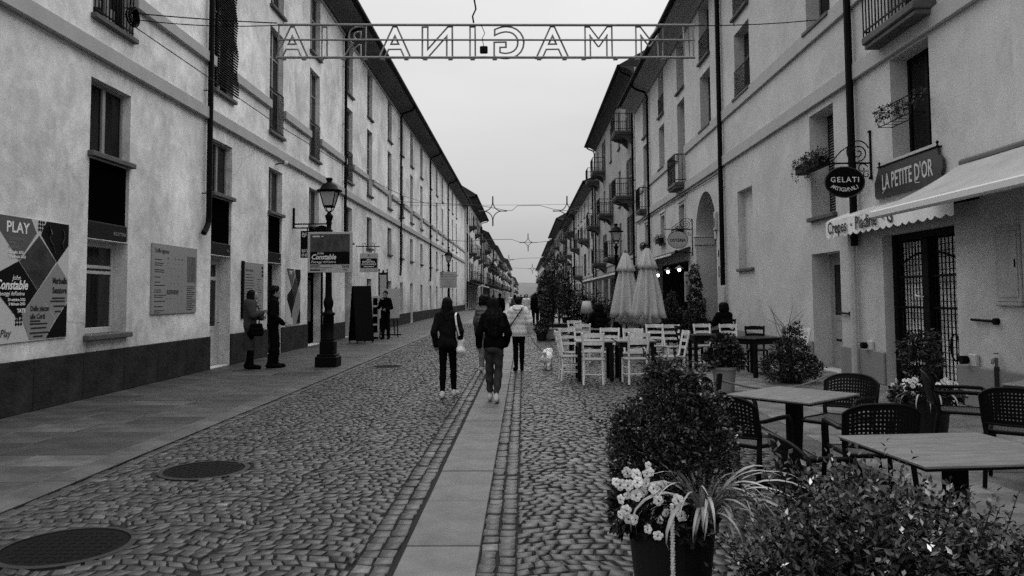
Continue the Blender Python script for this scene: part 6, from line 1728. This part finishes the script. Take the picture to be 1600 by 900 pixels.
m = MB(); m.tube([(-.0, -.06, .98), (-.03, -.125, 1.15), (-.055, -.10, 1.30), (-.055, -.01, 1.345), (-.04, .10, 1.28), (-.01, .12, 1.1), (0, .1, .98)], .016, 5, flat=.5); m.build('strap', mat('tote_cloth', .5), t)
# long haired woman in jeans on the stone strip
p2 = pose(l_knee=(-.09, .09, .51), l_ank=(-.085, .12, .10), l_toe=(-.09, .27, .06), r_knee=(.075, .03, .50), r_ank=(.05, -.16, .11), r_toe=(.06, -.02, .034), l_elb=(-.27, -.05, 1.14), l_wr=(-.285, .06, .93), l_hd=(-.285, .1, .85), r_elb=(.26, -.02, 1.13), r_wr=(.22, .14, .95), r_hd=(.18, .19, .9))
person('person with very long dark hair and loose grey jeans walking on the stone strip', (-.46, 11.75), -2, 1.56, p2,
       [('jacket', top_prims(p2, .024, .86, .0), CB, WR, .03, .86), ('jeans', leg_prims(p2, .006, .17, 1.18), CJ, wobble(.012, 30, 28, 36), .012, .15), ('shoe', shoe_prims(p2, -1), CW, None, .02), ('shoe', shoe_prims(p2, 1), CW, None, .02)], hair='long', hair_d=lambda X, Y, Z: strands(.007)(X, Y, Z)+curly(.008, 50)(X, Y, Z))
p3 = pose(l_knee=(-.09, .08, .51), l_ank=(-.09, .1, .10), r_ank=(.09, -.12, .1), r_toe=(.1, .03, .035), l_elb=(-.24, -.03, 1.13), l_wr=(-.23, .1, .95))
person('curly haired person in padded vest half hidden behind the long haired one', (-.83, 16.35), 0, 1.60, p3,
       [('sweater', top_prims(p3, .01, .88), CG, WR, .03), ('vest', top_prims(p3, .045, .84, 0, False), CV, puff(.016, .09), .03), ('trousers', leg_prims(p3, .012, .12, 1.15), mat('cloth_pale', .20, .9), wobble(.006, 30, 30, 40), .02), ('shoe', shoe_prims(p3, -1), CW, None, .02), ('shoe', shoe_prims(p3, 1), CW, None, .02)], .010, hair='curly', hair_d=curly(.024, 60))
# woman with the dog
p4 = pose(l_knee=(-.08, .02, .5), l_ank=(-.07, -.02, .09), r_knee=(.085, .03, .5), r_ank=(.08, .03, .09), r_toe=(.10, .18, .035), r_elb=(.27, -.02, 1.14), r_wr=(.29, .10, .93), r_hd=(.30, .15, .85), l_elb=(-.26, -.0, 1.13), l_wr=(-.22, .16, .96), l_hd=(-.17, .22, .95))
person('person in pale quilted jacket and black trousers walking a small white dog', (-.12, 16.6), 2, 1.56, p4,
       [('jacket', top_prims(p4, .042, .80, .01), CP, puff(.008, .12), .03, .80), ('hood', [((-.09, -.05, 1.45), (.09, -.05, 1.45), .075, .075), ((0, -.09, 1.42), (0, -.12, 1.30), .095, .05)], CP, puff(.010, .07), .05), ('trousers', leg_prims(p4, .008, .10), CB, None, .02), ('shoe', shoe_prims(p4, -1), CB, None, .02), ('shoe', shoe_prims(p4, 1), CB, None, .02)], .009, hair='short')
t = thing('shoulder_bag', 'dark shoulder bag with a long strap across the pale quilted jacket', 'bag', (-.12, 16.6, .006), R(2))
m = MB(); m.tube([(.09, -.05, 1.40), (.07, -.15, 1.32), (-.05, -.205, 1.15), (-.15, -.18, 1.0), (-.22, -.08, .9)], .013, 5); m.build('strap', CB, t)
ob('bag_body', sdf_mesh('bag_body', [((-.25, -.05, .74), (-.25, .10, .74), .06, .06), ((-.25, -.04, .86), (-.25, .09, .86), .055, .055)], .012, CB, .03), t)
# dog
FUR = mat('white_fur', .82, .95, .15, 40, .3, 60)
t = thing('dog', 'small fluffy white dog on a leash trotting down the street', 'dog', (.50, 16.95, .006), R(-14))
D_ = [((0, -.14, .24), (0, .12, .25), .095, .10), ((0, .10, .26), (0, .17, .30), .085, .07), ((0, .16, .29), (0, .22, .36), .06, .06), ((0, .22, .37), (0, .26, .375), .068, .058), ((0, .27, .36), (0, .325, .345), .038, .026, 1, .015),
      ((-.05, .21, .42), (-.065, .20, .35), .022, .03, 1, .012), ((.05, .21, .42), (.065, .20, .35), .022, .03, 1, .012)]
for s in (-1, 1):
    D_ += [((s*.055, .13, .22), (s*.06, .14, .11), .045, .032, 1, .02), ((s*.06, .14, .11), (s*.06, .12+.05*s, .02), .03, .026, 1, .015), ((s*.06, .13+.05*s, .018), (s*.06, .155+.05*s, .016), .024, .018, 1, .01),
           ((s*.055, -.13, .22), (s*.065, -.10-.03*s, .14), .062, .042, 1, .02), ((s*.065, -.10-.03*s, .14), (s*.065, -.165-.03*s, .085), .038, .03, 1, .015), ((s*.065, -.165-.03*s, .085), (s*.065, -.15-.03*s, .02), .028, .025, 1, .012), ((s*.065, -.14-.03*s, .018), (s*.065, -.115-.03*s, .016), .024, .018, 1, .01)]
D_ += [((0, -.20, .29), (0, -.25, .37), .035, .035, 1, .02), ((0, -.25, .37), (0, -.20, .42), .038, .03, 1, .02)]
ob('body', sdf_mesh('body', D_, .008, FUR, .025, lambda X, Y, Z: curly(.012, 95)(X, Y, Z)+curly(.008, 160)(X, Y, Z)), t)
m = MB(); m.tube([(.075*math.cos(2*PI*i/12), .165+.02*math.sin(2*PI*i/12), .30+.075*math.sin(2*PI*i/12)) for i in range(12)], .010, 5, True); m.build('collar', CB, t)
m = MB(); m.ball((0, .348, .35), .014, 8, 6); m.ball((-.03, .285, .385), .010, 8, 6); m.ball((.03, .285, .385), .010, 8, 6); m.build('face', CB, t)
t = thing('dog_leash', 'thin dark leash with a white handle between the quilted jacket and the white dog', 'leash', (0, 0, 0))
hd = (-.17+.275, 16.6+.14, .80)
MB().tube([hd, (.2, 16.8, .6), (.33, 16.92, .45), (.46, 17.08, .34)], .007, 5).build('cord', CB, t)
ob('handle', sdf_mesh('handle', [((hd[0]-.01, hd[1], hd[2]-.05), (hd[0]+.03, hd[1]+.01, hd[2]+.05), .03, .035)], .009, WHITE, .01), t)
# couple by the left wall
p5 = pose(l_ank=(-.09, -.03, .10), r_ank=(.09, .04, .10), r_toe=(.11, .19, .035), head=(0, .06, 1.56), nod=.45, l_elb=(-.22, .0, 1.13), l_wr=(-.12, .22, 1.08), l_hd=(-.04, .27, 1.09), r_elb=(.22, .05, 1.14), r_wr=(.12, .23, 1.18), r_hd=(.07, .29, 1.22))
coat = top_prims(p5, .03, .80)+[((-.03, 0, .95), (-.05, -.01, .30), .12, .135, .85), ((.03, 0, .95), (.05, -.01, .30), .12, .135, .85), ((0, -.02, .7), (0, -.03, .3), .11, .13)]
person('person in long grey trench coat looking down at a phone by the left wall', (-6.2, 17.35), -72, 1.79, p5,
       [('trench_coat', coat, CT, wobble(.012, 26, 24, 16), .04, .40), ('stockings', leg_prims(p5, .002, .12), CB, None, .02), ('shoe', shoe_prims(p5, -1, .012)+[((-.09, -.03, .1), (-.095, 0, .34), .055, .058)], CB, None, .03), ('shoe', shoe_prims(p5, 1, .012)+[((.09, .03, .1), (.095, .03, .34), .055, .058)], CB, None, .03)], .009, hair='shoulder')
t = thing('phone', 'phone held up by the person in the trench coat', 'phone', (-6.2, 17.35, .006), R(-72)); MB().obox((.01, .36, 1.24), (.075, .01, .15), Matrix.Rotation(-.5, 3, 'X'), .004).build('case', PRINT_B, t); MB().obox((.01, .353, 1.243), (.066, .003, .135), Matrix.Rotation(-.5, 3, 'X')).build('screen', mat('screen', .3, .2), t)
t = thing('handbag', 'black handbag with strap at the side of the person in the trench coat', 'bag', (-6.2, 17.35, .006), R(-72))
ob('bag_body', sdf_mesh('bag_body', [((.25, .04, .80), (.25, .24, .80), .06, .06), ((.25, .04, .89), (.25, .24, .89), .06, .06), ((.25, .05, .98), (.25, .23, .98), .05, .05)], .012, CB, .03), t); MB().tube([(.26, .2, 1.02), (.17, .2, 1.2), (.0, .19, 1.36), (-.1, .1, 1.47)], .014, 5).build('strap', CB, t)
p6 = pose(l_ank=(-.08, .05, .09), l_knee=(-.09, .06, .5), l_toe=(-.09, .21, .035), r_ank=(.08, -.06, .09), head=(0, .04, 1.59), l_elb=(-.24, -.04, 1.12), l_wr=(-.2, .17, .95), l_hd=(-.17, .25, .92), r_elb=(.24, -.03, 1.12), r_wr=(.2, .18, .94), r_hd=(.16, .26, .91))
person('person in black jacket and dark trousers facing right beside the trench coat', (-5.76, 17.62), -70, 1.84, p6,
       [('jacket', top_prims(p6, .016, .84), CB, WR, .03), ('collar', [((-.05, -.01, 1.45), (.05, -.01, 1.45), .065, .065), ((0, .05, 1.44), (0, .06, 1.47), .05, .05)], CB, None, .03), ('trousers', leg_prims(p6, .014, .10, 1.2), CB, wobble(.007, 30, 30, 40), .02), ('shoe', shoe_prims(p6, -1, .012), CB, None, .02), ('shoe', shoe_prims(p6, 1, .012), CB, None, .02)], .009, hair='short', hair_d=curly(.012, 60))
# man facing the viewer by the easel
p7 = pose(l_ank=(-.13, 0, .09), l_knee=(-.11, .02, .5), l_toe=(-.16, .14, .035), r_ank=(.10, .0, .09), r_toe=(.13, .14, .035), r_elb=(.23, .10, 1.13), r_wr=(.10, .20, 1.36), r_hd=(.05, .17, 1.45), l_elb=(-.25, .0, 1.12), l_wr=(-.12, .19, 1.05), l_hd=(-.03, .2, 1.05))
person('person in black facing the viewer with one hand to the mouth by the white easel', (-5.3, 29.4), 172, 1.82, p7,
       [('shirt', top_prims(p7, .016, .84), CB, WR, .03), ('trousers', leg_prims(p7, .012, .10, 1.1), CB, wobble(.005, 30, 30, 40), .02), ('shoe', shoe_prims(p7, -1, .01), CB, None, .02), ('shoe', shoe_prims(p7, 1, .01), CB, None, .02)], .010, hair='short')
# seated guests
ps = pose(hipz=.50, shz=.97, head=(0, .03, 1.18), l_knee=(-.11, .40, .50), l_ank=(-.12, .42, .09), l_toe=(-.13, .57, .035), r_knee=(.11, .40, .50), r_ank=(.12, .44, .09), r_toe=(.13, .59, .035), l_elb=(-.25, .12, .76), l_wr=(-.15, .33, .80), l_hd=(-.11, .4, .82), r_elb=(.25, .12, .76), r_wr=(.15, .33, .80), r_hd=(.11, .4, .82))
SP = [('jacket', top_prims(ps, .04, .42), CB, WR, .03), ('trousers', leg_prims(ps, .012, .10, 1.1), CB, None, .02), ('shoe', shoe_prims(ps, -1), CB, None, .02), ('shoe', shoe_prims(ps, 1), CB, None, .02)]
s1 = person('person in black seated by the wall beyond the dark tables, back to the viewer', (5.58, 21.6), 12, 1.78, ps, SP, .012, hair='curly', fingers=False)
s2 = copy_tree(s1); s2.location = (2.24, 23.2, .006); s2.rotation_euler = (0, 0, R(20)); s2['label'] = 'person in black seated beside the lamp with the white shade, back to the viewer'
for i, (x, y, rz) in enumerate(((5.58, 21.55, 12), (2.24, 23.15, 20))):
    o = copy_tree(ld); o.location = (x, y, .006); o.rotation_euler = (0, 0, R(rz)); tag(o, ('dark wooden chair carrying the seated guest by the wall', 'dark wooden chair carrying the seated guest beside the white lamp')[i], 'chair', 'dark wooden restaurant chairs')
# distant strollers
pf = pose(l_knee=(-.09, .09, .51), l_ank=(-.09, .13, .10), l_toe=(-.1, .28, .05), r_ank=(.09, -.15, .12), r_toe=(.1, 0, .035))
def stroller(lab, x, y, rz, H, tm, bm_, hair): return person(lab, (x, y), rz, H, pf, [('coat', top_prims(pf, .035, .72), tm, None, .03), ('trousers', leg_prims(pf, .01, .1), bm_, None, .02), ('shoe', shoe_prims(pf, -1), CB, None, .02), ('shoe', shoe_prims(pf, 1), CB, None, .02)], .016, 'distant strollers down the street', hair, None, False)
f1 = stroller('distant stroller in black walking just left of the quilted jacket', -1.25, 40, 0, 1.74, CB, CB, 'short')
f2 = stroller('distant stroller in grey coat in the middle of the street', -.55, 47, 4, 1.68, CG, CB, 'shoulder')
f3 = stroller('distant stroller in pale top facing the viewer beyond the dog walker', .15, 44, 176, 1.70, CP, CJ, 'shoulder')
for src, lab, x, y, rz in ((f1, 'distant stroller in black right of the dog walker, the nearer of two', .62, 42, 3), (f2, 'distant stroller in grey right of the dog walker, the farther of two', 1.0, 50, -6),
                           (f1, 'tiny stroller in black far down the left side of the street', -2.6, 66, 0), (f2, 'tiny stroller in grey far down, beside the black one', -2.1, 68, 180), (f1, 'tiny stroller in black on the far stone strip', -.3, 78, 180), (f3, 'tiny stroller in a pale top far down the right side', .9, 84, 0), (f1, 'tiny stroller in black at the foot of the farthest planter', .75, 62, 0), (f2, 'tiny stroller in grey by the far left awning', -3.4, 84, 0), (f1, 'tiny stroller in black beneath the far left awning', -4.2, 78, 180), (f1, 'tiny stroller in black well beyond the dog walker', .1, 96, 0), (f2, 'tiny stroller in grey well beyond the dog walker', .9, 104, 180), (f3, 'tiny stroller in a pale top beyond the left pair', -1.6, 92, 180), (f1, 'tiny stroller in black farthest down the street, left of the stone strip', -1.3, 112, 0)):
    o = copy_tree(src); o.location = (x, y, .006); o.rotation_euler = (0, 0, R(rz)); tag(o, lab)
